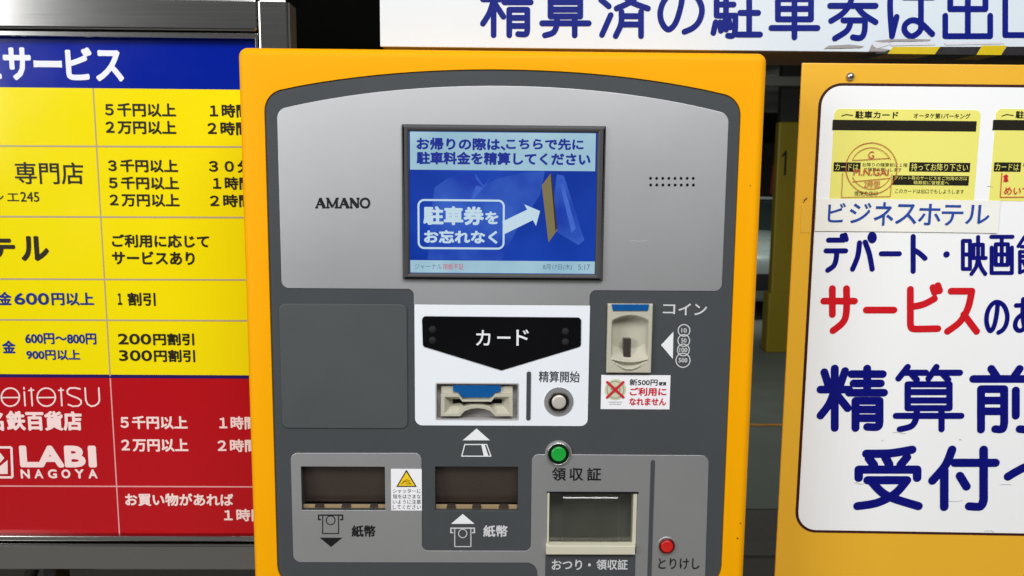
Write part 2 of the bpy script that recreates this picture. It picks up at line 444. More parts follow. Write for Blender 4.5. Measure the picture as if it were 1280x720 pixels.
# worn orange lane line painted across the bay
lm = MB(); yl = at_depth(955, 535, 0)
dl = 1.45 / ((536 - 243) / 980.0) - 0.74
pts = [(-6 + 0.15*k, dl - 0.022 + random.uniform(-.010, .010)) for k in range(100)]
top = [(x, y + 0.05 + random.uniform(-.012, .012)) for x, y in pts]
lm.add([(x, y, .008) for x, y in pts] + [(x, y, .008) for x, y in top], [(k, k+1, 101+k, 100+k) for k in range(99)])
tag(lm.build('painted_line', LINE), kind='structure')
tag(MB().box(-6, 2.27, 0.0, 6, 2.40, 0.010).build('drain_cover', DRAIN), 'dark steel drain cover strip crossing the asphalt behind the machine', 'drain')
def slab(name, label, cat, box, m):
    return tag(MB().box(*box).build(name, m), label, cat)
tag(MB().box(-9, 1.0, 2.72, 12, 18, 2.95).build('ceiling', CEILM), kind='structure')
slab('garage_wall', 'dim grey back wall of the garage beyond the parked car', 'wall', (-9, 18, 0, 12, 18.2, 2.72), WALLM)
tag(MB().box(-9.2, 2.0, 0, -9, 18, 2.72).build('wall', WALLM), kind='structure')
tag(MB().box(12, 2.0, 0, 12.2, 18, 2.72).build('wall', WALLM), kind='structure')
def beam(y, pya, pyb, label, half=0.16):
    za = at_depth(960, pya, y).z; zb = at_depth(960, pyb, y).z
    tag(MB().box(-8.99, y, zb, 11.99, y + half, za).build('ceiling_beam', BEAM, bevel=0.01), label, 'beam', 'beams under the garage ceiling')
beam(7.6, 117, 137, 'deeper olive grey beam crossing low beneath the garage ceiling', 0.3)
beam(6.4, 95, 107, 'slimmer olive grey beam crossing just above the deeper beam', 0.12)

# yellow numbered column
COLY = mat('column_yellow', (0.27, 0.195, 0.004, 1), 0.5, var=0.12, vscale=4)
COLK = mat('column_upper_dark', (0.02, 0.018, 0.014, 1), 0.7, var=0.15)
cd_ = 1.45 / ((440 - 243) / 980.0) - 0.74
cx0 = at_depth(967, 300, cd_).x
colm = thing('garage_column', 'yellow painted garage column marked with the number 1', 'column', (cx0, cd_, 0))
zt = at_depth(975, 152, cd_).z
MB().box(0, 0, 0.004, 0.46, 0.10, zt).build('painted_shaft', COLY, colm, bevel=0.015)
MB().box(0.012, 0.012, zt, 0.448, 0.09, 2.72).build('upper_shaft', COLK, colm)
MB().box(-0.03, -0.03, 0.004, 0.49, 0.13, at_depth(960, 366, cd_).z).build('base_guard', COLY, colm, bevel=0.012)
P = Plane((cx0, cd_, 0)); Ink(P, -0.003).line([(982.4, 189), (981, 219)], 2.6, False).line([(982.6, 188.6), (977.6, 196)], 2.0, False).build('number', INK_K, colm)

# parked car seen through the gap, nose towards the camera
CARP = mat('car_paint', (0.26, 0.29, 0.28, 1), 0.3, var=0.05, coat=0.6)
GLASS = mat('car_glass', (0.02, 0.028, 0.03, 1), 0.08, var=0.05)
TYRE = mat('tyre_rubber', (0.012, 0.012, 0.012, 1), 0.8, var=0.1)
LENS = mat('headlight_lens', (0.45, 0.5, 0.5, 1), 0.12, var=0.05)
cy = 8.35; ccx = at_depth(956, 300, cy).x
car = thing('parked_car', 'dark grey car parked deep in the garage, glimpsed between machine and yellow board', 'car', (ccx + 0.25, cy, 0))
sec = [  # y, half width low, half width high, z low, z high
 (0.00, .62, .60, .30, .66), (0.10, .78, .74, .22, .78), (0.55, .85, .80, .20, .90), (1.15, .87, .80, .20, 1.00),
 (2.60, .87, .82, .20, 1.02), (3.55, .86, .80, .22, 1.00), (3.95, .80, .72, .26, .92), (4.05, .66, .62, .36, .80)]
vb = []; fb = []
for y, w0, w1, z0, z1 in sec:
    zm = z0 + (z1 - z0) * .55
    vb += [(-w0*.92, y, z0), (-w0, y, zm), (-w1, y, z1 - .05), (-w1*.86, y, z1), (0, y, z1 + .03), (w1*.86, y, z1), (w1, y, z1 - .05), (w0, y, zm), (w0*.92, y, z0)]
for i in range(len(sec) - 1):
    for k in range(9):
        fb.append((i*9+k, (i+1)*9+k, (i+1)*9+(k+1) % 9, i*9+(k+1) % 9))
fb += [tuple(range(9)), tuple((len(sec)-1)*9 + k for k in range(8, -1, -1))]
MB().add(vb, fb).build('body', CARP, car, smooth=True)
cab = [(-.78, 1.05, .98), (.78, 1.05, .98), (.78, 3.75, .98), (-.78, 3.75, .98), (-.60, 1.80, 1.42), (.60, 1.80, 1.42), (.60, 3.25, 1.42), (-.60, 3.25, 1.42)]
MB().add(cab, [(0,1,5,4), (1,2,6,5), (2,3,7,6), (3,0,4,7)]).build('windows', GLASS, car)
MB().box(-.62, 1.76, 1.415, .62, 3.30, 1.455).build('roof', CARP, car, bevel=0.018)
for s in (-1, 1):
    MB().tube([(s*.78, 1.05, .97), (s*.605, 1.79, 1.42)], .022).build('pillar', CARP, car)
    MB().tube([(s*.66, .02, .66), (s*.50, -.03, .62), (s*.38, -.03, .60)], .055).build('headlight', LENS, car, smooth=True)
    for y in (.80, 3.15):
        w = MB()
        pr = [(0, 0), (.20, 0), (.31, .02), (.32, .06), (.32, .16), (.30, .19)]
        vs_ = []; fs_ = []
        for k in range(28):
            a = 2*math.pi*k/28
            for r_, d_ in pr: vs_.append((s*(.90 - d_), y + r_*math.cos(a), .32 + r_*math.sin(a)))
        for k in range(28):
            for j in range(5): fs_.append((k*6+j, k*6+j+1, ((k+1) % 28)*6+j+1, ((k+1) % 28)*6+j))
        w.add(vs_, fs_).build('wheel', TYRE, car, smooth=True)
MB().box(-.45, -.012, .36, .45, .02, .56).build('grille', TYRE, car, bevel=.01)
MB().box(-.17, -.028, .40, .17, -.010, .49).build('number_plate', INK_LG, car)

# red tapered object on the far wall side
RED = mat('dull_red_cloth', (0.16, 0.012, 0.015, 1), 0.7, var=0.2)
yr = 11.5
rp = Plane((0, yr, 0))
flag = tag(MB().prism(rp.pts([(966, 206), (969, 206), (971, 243), (962, 243)]), 0, .05, .006).build('hanging_flag', RED), 'narrow dull red flag hanging in the dark garage beside the numbered column', 'flag')
flag.location = (0, yr, 0)

# ================================================================== PAYMENT MACHINE
machine = thing('payment_machine', 'yellow parking payment machine with silver and charcoal face and lit screen', 'payment machine', (0, 0, 0))
M0 = Plane((0, 0, 0))
S = M0.scale(640, 360)                                 # metres per pixel on the face
XL = M0.p(298.6, 150)[0]; XR = M0.p(956.8, 150)[0]; ZT = M0.p(640, 62)[1]
# face outline: sides straight, top an arch
def arch(xl, xr, z_side, z_mid, zb, r_top, r_bot, n=26):
    xm = (xl + xr) / 2
    pts = [(xl, zb), (xr, zb)]
    for k in range(n + 1):
        t = k / n; x = xr + (xl - xr) * t
        u = (x - xm) / ((xr - xl) / 2)
        pts.append((x, z_mid - (z_mid - z_side) * (0.9*u*u + 0.1*u**4)))
    # round the two upper corners by trimming the arch ends
    def corner(p_side, arc, r):
        return p_side, arc
    rad = [r_bot, r_bot] + [r_top] + [0]*(n-1) + [r_top]
    return arch_round(pts, rad)
def arch_round(pts, rad):
    # widen the limit: corner tangent length may run over several short arch segments, so drop those first
    m = len(pts); r = rad[2]
    right = pts[2]; left = pts[-1]
    keep = [p for p in pts[3:-1] if abs(p[0]-right[0]) > r*1.15 and abs(p[0]-left[0]) > r*1.15]
    q = [pts[0], pts[1], right] + keep + [left]
    return rounded(q, [rad[0], rad[1], r] + [0]*len(keep) + [r], 8)
fxl = M0.p(332.5, 180)[0]; fxr = M0.p(923.5, 180)[0]
face = arch(fxl, fxr, M0.p(332, 117)[1], M0.p(628, 87.5)[1], M0.p(640, 737)[1], 26*S, 34*S)
D = 0.36
cab = MB().box(XL, -0.0012, 0.0, XR, D, ZT).build('cabinet', YELLOW, machine, bevel=0.0085, seg=5)
for p in cab.data.polygons: p.use_smooth = True
cut = MB().prism(arch(fxl-.0004, fxr+.0004, M0.p(332, 117)[1]+.0004, M0.p(628, 87.5)[1]+.0004, M0.p(640, 737)[1]-.0004, 26.5*S, 34.5*S), -0.05, 0.09).build('cutter', YELLOW, None, smooth=True)
md = cab.modifiers.new('cut', 'BOOLEAN'); md.operation = 'DIFFERENCE'; md.object = cut; md.solver = 'EXACT'
bpy.context.view_layer.update()
me2 = bpy.data.meshes.new_from_object(cab.evaluated_get(bpy.context.evaluated_depsgraph_get()))
cab.modifiers.clear(); cab.data = me2; bpy.data.objects.remove(cut)
bm = bmesh.new(); bm.from_mesh(me2)
for e in bm.edges:
    if len(e.link_faces) == 2 and e.calc_face_angle(0) > R(30): e.smooth = False
bm.to_mesh(me2); bm.free()

# openings through the face
BILL_L = M0.box(377, 583, 481.5, 637.5); BILL_R = M0.box(544, 583.5, 647.5, 638.5)
TRAY = M0.box(683.5, 614.5, 796, 692); COINB = M0.box(758, 379, 814.5, 465.5); CARDB = M0.box(544.5, 478.5, 648.5, 525)
def hole(b, r=0.0): return rrect(b, r, 3) if r else [(b[0], b[1]), (b[2], b[1]), (b[2], b[3]), (b[0], b[3])]
HOLES = [hole(BILL_L), hole(BILL_R), hole(TRAY), hole(COINB, .0012), hole(CARDB, .0015)]
fp = MB().prism([face] + HOLES, 0.0, 0.012, 0.0005, 1).build('face_panel', DARK, machine)

YS = -0.0007                                            # front of the silver and white films
# upper silver panel with its tab between the two charcoal fields
sxl = M0.p(349.5, 250)[0]; sxr = M0.p(906.5, 250)[0]
zb1 = M0.p(640, 362)[1]; zb2 = M0.p(628, 381)[1]
t0 = M0.p(517.5, 375)[0]; t1 = M0.p(737, 375)[0]
up = arch(sxl, sxr, M0.p(349, 137)[1], M0.p(628, 107.5)[1], zb1, 13*S, 0)
up = [p for p in up if p[1] > zb1 + 1e-6]
low = rounded([(sxl, zb1 + .05), (sxl, zb1), (t0, zb1), (t0, zb2), (t1, zb2), (t1, zb1), (sxr, zb1), (sxr, zb1 + .05)],
              [0, 9*S, 8*S, 0, 0, 8*S, 9*S, 0])[1:-1]
upper = MB().prism(low + up, YS, 0.0, 0.00025, 1).build('display_panel', SILVER, machine)
ink = Ink(M0, YS - .0002)
def logo_letters(ink):                                  # roman letters with thick and thin strokes
    def T(x, y): return (x, y)
    y0, y1 = 247.6, 260.0
    def A(x, w):
        ink.line([(x + w*.12, y1-.5), (x + w*.48, y0)], 2.1, False); ink.line([(x + w*.45, y0), (x + w*.86, y1-.5)], 4.1, False)
        ink.line([(x + w*.24, y0 + 8), (x + w*.7, y0 + 8)], 2.1, False)
        ink.line([(x, y1-.5), (x + w*.27, y1-.5)], 2.1, False); ink.line([(x + w*.66, y1-.5), (x + w, y1-.5)], 2.1, False)
    def Mm(x, w):
        ink.line([(x + w*.14, y0+.5), (x + w*.14, y1-.5)], 2.1, False); ink.line([(x + w*.84, y0+.5), (x + w*.84, y1-.5)], 3.0, False)
        ink.line([(x + w*.14, y0+.5), (x + w*.5, y1-.8)], 3.0, False); ink.line([(x + w*.84, y0+.5), (x + w*.5, y1-.8)], 2.1, False)
        for a, b, y in ((0, .24, y0+.5), (.76, 1, y0+.5), (0, .28, y1-.5), (.68, 1, y1-.5)): ink.line([(x+w*a, y), (x+w*b, y)], 2.1, False)
    def Nn(x, w):
        ink.line([(x + w*.15, y0+.5), (x + w*.15, y1-.5)], 2.1, False); ink.line([(x + w*.85, y0+.5), (x + w*.85, y1-.2)], 2.1, False)
        ink.line([(x + w*.12, y0+.6), (x + w*.84, y1-.6)], 4.1, False)
        for a, b, y in ((0, .26, y0+.5), (.7, 1, y0+.5), (0, .3, y1-.5)): ink.line([(x+w*a, y), (x+w*b, y)], 2.1, False)
    A(394, 13); Mm(407.4, 16); A(423.6, 13); Nn(437, 12.4)
    cx, cy_ = 456.2, (y0+y1)/2
    ink.ring(cx-.6, cy_, 4.7, 2.6, 90, 270, 16, 5.4); ink.ring(cx+.6, cy_, 4.7, 2.6, -90, 90, 16, 5.6)
logo_letters(ink)
ink.build('lettering', INK_K, upper)
ink = Ink(M0, YS - .0002)
for r_, yy in enumerate((222.9, 231.2)):
    for k in range(8): ink.dot(813.2 + (866.6-813.2)*k/7 + .2*r_, yy, 1.75)
ink.build('speaker_holes', BLACK, upper)

# white panel round the card slot
wb = M0.box(518.5, 381.2, 736, 532)
white = MB().prism([rounded([(wb[0], wb[1]), (wb[2], wb[1]), (wb[2], wb[3]), (wb[0], wb[3])], [9*S, 9*S, 0, 0]), hole(CARDB, .0015)], YS, 0.0, .00025, 1).build('slot_panel', WHITE, machine)
Ink(M0, YS - .0002).text('精算開始', 673.5, 463.8, 724.8, 478, .015, 6).build('lettering', INK_G, white)
MB().prism(rrect(M0.box(658, 464, 663.4, 525), 2.6*S), YS - .0008, YS, .0002, 1).build('divider', DARK, white)
badge = MB().prism(rounded(M0.pts([(527.5, 394.8), (726.4, 396.4), (726.0, 432.6), (626.8, 462.6), (528.8, 432.6)]), [5*S, 5*S, 4*S, 3*S, 4*S]), YS - .0010, YS, .0003, 1).build('indicator_plate', BLACK, machine)
i2 = Ink(M0, YS - .0012)
i2.chars([('カ', 595, 412.6, 613, 432), ('ー', 621.5, 420.6, 638, 423.4), ('ド', 645.4, 412, 661, 432)], .012).build('lettering', INK_W, badge)
LEDM = mat('unlit_lamp', rgb(40, 40, 42), 0.75, var=0.1, spec=0.1)
for x, y in ((540.8, 411.4), (540.8, 425), (706.6, 414), (706.6, 427)):
    c = M0.p(x, y); MB().lathe(c[0], c[1], [(0, YS-.0013), (4.2*S, YS-.0013), (4.6*S, YS-.0009)], 20).build('indicator_lamp', LEDM, badge, smooth=True)

# card slot: recess, beige mouth with finger notch, blue window
cs = MB()
b = CARDB
cs.box(b[0]-.002, .0125, b[1]-.002, b[2]+.002, .0145, b[3]+.002)
cs.box(b[0]-.002, .0125, b[1]-.002, b[2]+.002, .0145, b[3]+.002)
li = (b[0]+1.6*S, b[1]+1.6*S, b[2]-1.6*S, b[3]-1.6*S)
cs = MB().prism([rrect(b, .0015, 3), rrect(li, .0008, 3)], YS-.0004, .0120, .0004, 1).fbox((b[0]-.001, b[1]-.001, b[2]+.001, b[3]+.001), .0090, .0145)
slot = cs.build('card_slot', mat('recess_grey', rgb(176, 172, 170), .5, var=.05), machine)
Pm = lambda x, y, d=-.003: M0.p(x, y, d)
outer = [Pm(*q) for q in [(551, 493), (573, 493), (578.5, 500), (613.5, 500), (619, 493), (641, 493), (641, 520.5), (619, 520.5),
                          (613, 514), (605, 511.2), (597, 510.4), (589, 511.2), (581, 514), (575, 520.5), (551, 520.5)]]
mouth = [Pm(*q) for q in [(556, 496.6), (573.5, 496.6), (578, 502.4), (614, 502.4), (618.5, 496.6), (636.5, 496.6), (636.5, 516.6), (620.5, 516.6),
                          (613, 508.6), (604, 506.6), (596, 506.2), (588, 506.6), (580, 508.6), (572.5, 516.6), (556, 516.6)]]
MB().prism([outer, mouth], -.003, .004, .0004, 1).build('mouth_frame', BEIGE, slot)
# funnel sides running back from the mouth to the throat
throat_px = [(566, 501.5), (575, 501.8), (580, 503.4), (612, 503.4), (617, 501.8), (627, 501.5), (627, 506.5), (618, 506.2),
             (613, 505.4), (604, 505.0), (596, 504.9), (588, 505.0), (580, 505.4), (574, 506.2), (566, 506.5)]
throat_px[2:4] = [(579, 502.8), (613, 502.8)]; throat_px[8:13] = [(612.6, 508.2), (604, 506.3), (596, 506.0), (588, 506.3), (580.4, 508.2)]
th = [M0.p(x, y, .0) for x, y in throat_px]
n = len(mouth)
MB().add([(x, -.0026, z) for x, z in mouth] + [(x, .0085, z) for x, z in th], [(k, (k+1) % n, n + (k+1) % n, n + k) for k in range(n)]).build('funnel', BEIGE, slot)
MB().fbox(M0.box(564, 500.5, 629, 508), .0080, .0088).build('throat', BLACK, slot)
MB().prism(M0.pts([(551.5, 483), (641, 483), (641, 499), (551.5, 499)], .003), .0032, .0085, .0005, 1).build('upper_block', BEIGE, slot)
MB().prism(M0.pts([(566, 481.4), (626.4, 481.4), (626, 489.5), (620, 490.5), (612.5, 497), (579, 497), (572, 490.5), (566.4, 489.5)], .001), .0008, .0031, .0005, 1).build('blue_window', BLUEWIN, slot)

def push_button(name, px, py, r_plate, r_ring, r_lens, plate_m, ring_m, lens_m, parent, y0, label=None, rim=CHROME):
    c = M0.p(px, py); s = S
    root = MB().lathe(c[0], c[1], [(r_ring*s, y0-.0008), (r_plate*s, y0-.0008), (r_plate*s+.0002, y0)], 48).build(name, plate_m, parent, smooth=False, label=label)
    ri = max(r_lens*1.16, r_ring*.87) * s; ro = max(r_ring*s, ri + .0006)
    MB().lathe(c[0], c[1], [(ri, y0-.0008), (ri*1.02, y0-.0028), ((ri+ro)/2, y0-.0033), (ro, y0-.0020), (ro*1.01, y0-.0006)], 48).build('rim', rim, root, smooth=True)
    MB().lathe(c[0], c[1], [(0, y0-.0006), (r_lens*s*.99, y0-.0012), (ri*1.01, y0-.0016)], 40).build('collar', ring_m, root)
    MB().lathe(c[0], c[1], [(0, y0-.0031), (r_lens*s*.7, y0-.0030), (r_lens*s*.93, y0-.0027), (r_lens*s, y0-.0020), (r_lens*s, y0-.0004)], 40).build('cap', lens_m, root, smooth=True)
    return root
CAPM = mat('button_cap_steel', rgb(205, 200, 190), .35, metal=.25, var=.04)
push_button('start_button', 698.4, 501.8, 18.6, 13.2, 9.2, SILVER, BLACK, CAPM, machine, YS, rim=mat('button_rim_dark', (0.10, 0.085, 0.07, 1), .25, metal=.8))

# coin slot: beige unit with a scooped hollow, slit and blue window
b = COINB; uw = b[2]-b[0]; vh = b[3]-b[1]
nu, nv = 64, 96
def coin_depth(u, v):
    d = -.004
    # hollow bounded by an arch above and a tray lip below
    uu = (u - .51) / .41
    if abs(uu) < 1:
        edge = max(0.0, 1 - abs(uu)**6)
        vt = .845 - .075*uu*uu                          # top arch
        vbm = .245 + .09*uu*uu                           # tray's back corner
        vlip = .165 + .035*uu*uu                         # lip front edge
        if v < vt and v > vlip:
            h = min(1.0, (vt - v) / .075)
            back = .0075 * (1 - .55*uu*uu)
            if v < vbm + .07:
                k = max(0.0, (v - vlip) / (vbm + .07 - vlip)); back = -.0062 + (back + .0062) * k**.75
            d = -.004 + (back + .004) * (h*h*(3-2*h)) * min(1, edge*3) if back > -.004 else -.004 + (back + .004)*min(1, edge*3)
        elif v <= vlip and v > vlip - .11*(1-uu*uu):
            k = (vlip - v) / max(1e-5, .11*(1-uu*uu))
            d = -.0062*(1-uu*uu) - .004*uu*uu + .0062*math.sin(min(1, k*1.1)*math.pi)*(1-uu*uu) if k < 1 else d
    return d
vs_ = []; fs_ = []
for j in range(nv + 1):
    for i in range(nu + 1):
        u = i/nu; v = j/nv
        e = min(u, 1-u)*uw; e2 = min(v, 1-v)*vh; ee = min(e, e2)
        d = coin_depth(u, v)
        if ee < .0008: d = max(d, -.004 + .0006*(1 - ee/.0008)**2)
        vs_.append((b[0]+.0003+u*(uw-.0006), d, b[1]+.0003+v*(vh-.0006)))
W = nu + 1
for j in range(nv):
    for i in range(nu): fs_.append((j*W+i, j*W+i+1, (j+1)*W+i+1, (j+1)*W+i))
border = [i for i in range(W)] + [j*W+nu for j in range(1, nv+1)] + [nv*W+i for i in range(nu-1, -1, -1)] + [j*W for j in range(nv-1, 0, -1)]
nb = len(vs_)
vs_ += [(vs_[i][0], .012, vs_[i][2]) for i in border]
for k in range(len(border)):
    k2 = (k+1) % len(border); fs_.append((border[k2], border[k], nb+k, nb+k2))
coin = MB().add(vs_, fs_).build('coin_slot', BEIGE, machine, smooth=True)
for e in coin.data.edges: pass
MB().prism(M0.pts([(764.5, 380.2), (811.5, 380.2), (809.8, 388.4), (766.3, 388.4)], -.0048), -.0052, -.0038, .0003, 1).build('blue_window', BLUEWIN, coin)
sl = M0.box(778.8, 422.6, 787.6, 450, depth=.004)
MB().box(sl[0], .0000, sl[1], sl[2], .0105, sl[3]).build('slit', mat('slit_steel', rgb(70, 63, 60), .4, metal=.3, var=.3, vscale=90), coin)

# white markings on the charcoal field
ink = Ink(M0, -.0003)
ink.chars([('コ', 828.7, 380.5, 844, 392.5), ('イ', 848, 379.2, 863.6, 394), ('ン', 868, 380, 883.6, 394)], .018)
ink.text('紙幣', 604, 656.4, 634.6, 671.2, .03, 8)
ink.build('lettering', INK_LG, fp)
ink = Ink(M0, -.0003)
ink.shape([(826.3, 431.3), (841.8, 414.6), (841, 448.6)]).new()
ink.shape([(595.7, 535.6), (578.4, 550.4), (612.5, 550.4)]).new()
ink.shape([(578.4, 642.4), (563.8, 654.8), (593.2, 654.8)])
ink.build('arrow_mark', INK_W, fp)
ink = Ink(M0, -.0003)
for x, y, r_ in ((855, 413, 7.3), (854.7, 425.6, 7.3), (854.2, 437.4, 7.4), (853.7, 450.3, 8.8)): ink.ring(x, y, r_, 1.3, n=28)
for s_, x, y, w in (('10', 855, 413, 7), ('50', 854.7, 425.6, 7), ('100', 854.2, 437.4, 10), ('500', 853.7, 450.3, 11)):
    ink.text(s_, x-w/2, y-2.8, x+w/2, y+2.8, .03, 5)
ink.build('coin_diagram', INK_LG, fp)
ink = Ink(M0, -.0003)
ink.line([(581, 555.6), (608.4, 555.6), (613.6, 570.2), (577.2, 570.2)], 1.3, close=True)
ink.shape([(601.6, 556.2), (606, 556.2), (610.4, 569.8), (604.6, 569.8)])
ink.build('card_diagram', INK_W, fp)
def bill_icon(ink, x0, x1, yt, xa, xb, yb, cx, cyy, r_):
    ink.line([(x0+2.4, yt+5.6), (x0, yt+5.6), (x0, yt), (x1, yt), (x1, yt+5.6), (x1-2.4, yt+5.6)], 1.7, True)
    ink.line([(xa, yt+1), (xa, yb), (xb, yb), (xb, yt+1)], 1.2, True)
    ink.ring(cx, cyy, r_, 1.1, n=28)
ink = Ink(M0, -.0003); bill_icon(ink, 563.6, 593, 660.2, 568.4, 588.6, 683.2, 578.4, 666.8, 5.2); ink.build('bill_diagram', INK_LG, fp)

# left blank cover plate, slightly proud
cp = M0.box(351, 379.8, 509.3, 535)
MB().prism(rrect(cp, 8*S), -.0013, 0.0, .0007, 2).build('cover_plate', DARK2, machine)

# lower silver film, one outline round the charcoal bill field
lp = M0.pts([(363, 566), (527, 566), (528.2, 688), (665, 688), (665, 567.5), (886, 569), (881, 728), (672.8, 728), (670.5, 703), (367.5, 702.5)])
lp = [(lp[0][0]+.0004, lp[0][1]), lp[1], (lp[1][0], lp[2][1]), (lp[4][0], lp[2][1]), lp[4], lp[5], lp[6], lp[7], lp[8], (lp[0][0]+.0004, lp[8][1])]
lower = MB().prism([rounded(lp, [9*S, 9*S, 8*S, 8*S, 9*S, 10*S, 6*S, 4*S, 14*S, 10*S]), hole(BILL_L), hole(TRAY)], YS, 0.0, .00025, 1).build('lower_panel', SILVER, machine)
ink = Ink(M0, YS-.0002)
ink.text('紙幣', 439.4, 656.6, 469.4, 671.4, .03, 8)
ink.chars([('領', 690, 584.4, 707.5, 601), ('収', 712, 584.6, 729, 601), ('証', 733.6, 584.6, 751.4, 601)], .018)
ink.text('とりけし', 823, 697.8, 874.6, 711.4, .01, 6)
ink.build('lettering', INK_K, lower)
ink = Ink(M0, YS-.0002); bill_icon(ink, 398.2, 428.2, 644, 403.3, 423.2, 667, 413.2, 650.4, 5.5)
ink.build('bill_diagram', INK_K, lower)
Ink(M0, YS-.0002).shape([(399.6, 672.2), (428, 672.2), (413.8, 683.8)]).build('arrow_mark', INK_K, lower)
MB().prism(rrect(M0.box(811, 574.6, 816.2, 727), 2.4*S), YS-.0006, YS, .0002, 1).build('divider', DARK, lower)
lab = MB().prism(hole(M0.box(681.5, 693, 793.8, 727)), YS-.0005, YS, .0002, 1).build('tray_label', DARK, machine)
Ink(M0, YS-.0007).chars([('おつり', 689.6, 699.6, 727.6, 712.4), ('・', 735, 704, 738.6, 708), ('領収証', 745.4, 699.2, 784.6, 712.2)], .02).build('lettering', INK_LG, lab)

# bill openings
def bill_slot(bx, notches, lip_y, label):
    root = MB().box(bx[0]-.003, .0300, bx[1]-.003, bx[2]+.003, .0320, bx[3]+.003).box(bx[0]-.003, .0122, bx[1]-.003, bx[0]-.0004, .030, bx[3]+.003) \
        .box(bx[2]+.0004, .0122, bx[1]-.003, bx[2]+.003, .030, bx[3]+.003).box(bx[0]-.0004, .0122, bx[3]+.0004, bx[2]+.0004, .030, bx[3]+.003) \
        .box(bx[0]-.0004, .0122, bx[1]-.003, bx[2]+.0004, .030, bx[1]-.0004).build('bill_slot', BEZEL, machine, label=label)
    MB().add([(bx[0], .014, bx[1]+.0030), (bx[2], .014, bx[1]+.0030), (bx[2], .0075, bx[3]), (bx[0], .0075, bx[3])], [(0, 1, 2, 3)]).build('shutter', SHUTTER, root)
    zl = M0.p((bx[0]/S)+640, lip_y)[1]
    MB().box(bx[0]+.0002, .004, bx[1]+.0002, bx[2]-.0002, .0062, zl).build('lip', TAN, root, bevel=.0004)
    for a, c in notches:
        x0 = M0.p(a, 635)[0]; x1 = M0.p(c, 635)[0]
        MB().prism(rounded([(x0, bx[1]+.0012), (x1, bx[1]+.0012), (x1-.001, zl+.0006), (x0+.001, zl+.0006)], .0008), .0032, .0063).build('notch', SHUTTER, root)
bill_slot(BILL_L, [(392, 405), (425.5, 438.5), (461, 472.5)], 632.8, 'bill slot in the silver film above a black downward triangle')
bill_slot(BILL_R, [(557.5, 570), (589.5, 602), (623, 636.5)], 633, 'bill slot in the charcoal field above a white upward triangle')

# receipt button, cancel button
GREEN = glow('lit_green_lens', rgb(22, 176, 62), 0.75, .25)
RLENS = glow('lit_red_lens', rgb(214, 30, 24), 0.75, .25)
push_button('receipt_button', 698, 566.4, 17.2, 15.0, 9.4, SILVER, mat('green_black', rgb(10, 24, 12), .2, var=.1), GREEN, machine, YS, 'green lit round button above the receipt tray')
push_button('cancel_button', 833, 681.4, 11.4, 10.6, 8.0, SILVER, mat('red_black', rgb(40, 10, 8), .2, var=.1), RLENS, machine, YS, 'small red lit round button', rim=mat('red_rim', (0.09, 0.02, 0.015, 1), .3, var=.1))

# receipt and change tray: dark cavity behind a clear flap in an ivory frame
b = TRAY
tray = MB().box(b[0]-.003, .034, b[1]-.003, b[2]+.003, .036, b[3]+.003).box(b[0]-.003, .0122, b[1]-.003, b[0]-.0003, .060, b[3]+.003) \
    .box(b[2]+.0003, .0122, b[1]-.003, b[2]+.003, .060, b[3]+.003).box(b[0], .0122, b[3]+.0003, b[2], .060, b[3]+.003).box(b[0], .0122, b[1]-.003, b[2], .060, b[1]-.0003).build('receipt_tray', mat('tray_dark', rgb(132, 131, 124), .45, var=.12, vscale=50), machine)
bl = M0.box(683.8, 681, 792, 692.2, depth=-.004)
MB().box(b[0]-.0006, -.0065, bl[1], b[2]-.0018, .004, bl[3]).build('lip', BEIGE_L, tray, bevel=.0009, seg=3)
MB().box(b[0]+.0002, -.0015, bl[3], b[0]+.0022, .0115, b[3]-.001).build('frame_side', BEIGE_L, tray, bevel=.0004)
MB().box(b[2]-.0040, -.0005, bl[3]-.004, b[2]-.0004, .0115, b[3]-.001).build('frame_side', BEIGE_L, tray, bevel=.0004)
MB().box(b[0]-.0004, -.0012, b[3]-.0016, b[2]+.0008, .010, b[3]+.0001).build('top_edge', BLACK, tray)
MB().add([(b[0]+.001, .0135, b[1]+.0075), (b[2]-.001, .0135, b[1]+.0075), (b[2]-.001, .031, b[3]-.003), (b[0]+.001, .031, b[3]-.003)], [(0, 1, 2, 3)]).build('chute', mat('chute_grey', rgb(92, 91, 87), .35, var=.1, vscale=30), tray)
CLEAR = bpy.data.materials.new('clear_flap_plastic'); CLEAR.use_nodes = True
nt = CLEAR.node_tree; nt.nodes.remove(nt.nodes['Principled BSDF'])
tr = nt.nodes.new('ShaderNodeBsdfTransparent'); tr.inputs[0].default_value = (.90, .91, .88, 1)
gl = nt.nodes.new('ShaderNodeBsdfGlossy'); gl.inputs['Roughness'].default_value = .08
lw = nt.nodes.new('ShaderNodeLayerWeight'); lw.inputs['Blend'].default_value = .5
pw = nt.nodes.new('ShaderNodeMath'); pw.operation = 'POWER'; pw.inputs[1].default_value = 4.0; nt.links.new(lw.outputs['Facing'], pw.inputs[0])
fr = nt.nodes.new('ShaderNodeMath'); fr.operation = 'MULTIPLY_ADD'; fr.inputs[1].default_value = .6; fr.inputs[2].default_value = .09; nt.links.new(pw.outputs[0], fr.inputs[0])
mxs = nt.nodes.new('ShaderNodeMixShader')
nt.links.new(fr.outputs[0], mxs.inputs[0]); nt.links.new(tr.outputs[0], mxs.inputs[1]); nt.links.new(gl.outputs[0], mxs.inputs[2])
nt.links.new(mxs.outputs[0], nt.nodes['Material Output'].inputs[0])
fl = MB().box(b[0]+.0024, .0030, bl[3]+.0002, b[2]-.0042, .0042, b[3]-.0018)
rb = M0.box(703, 618.6, 774, 679, depth=.001)
fl.prism(rrect((rb[0], bl[3]+.0006, rb[2], rb[3]), .0012), .0002, .0029, .0013, 4)
xg0 = M0.p(704, 620)[0]; xg1 = M0.p(772, 620)[0]; zg0 = M0.p(738, 622.4)[1]
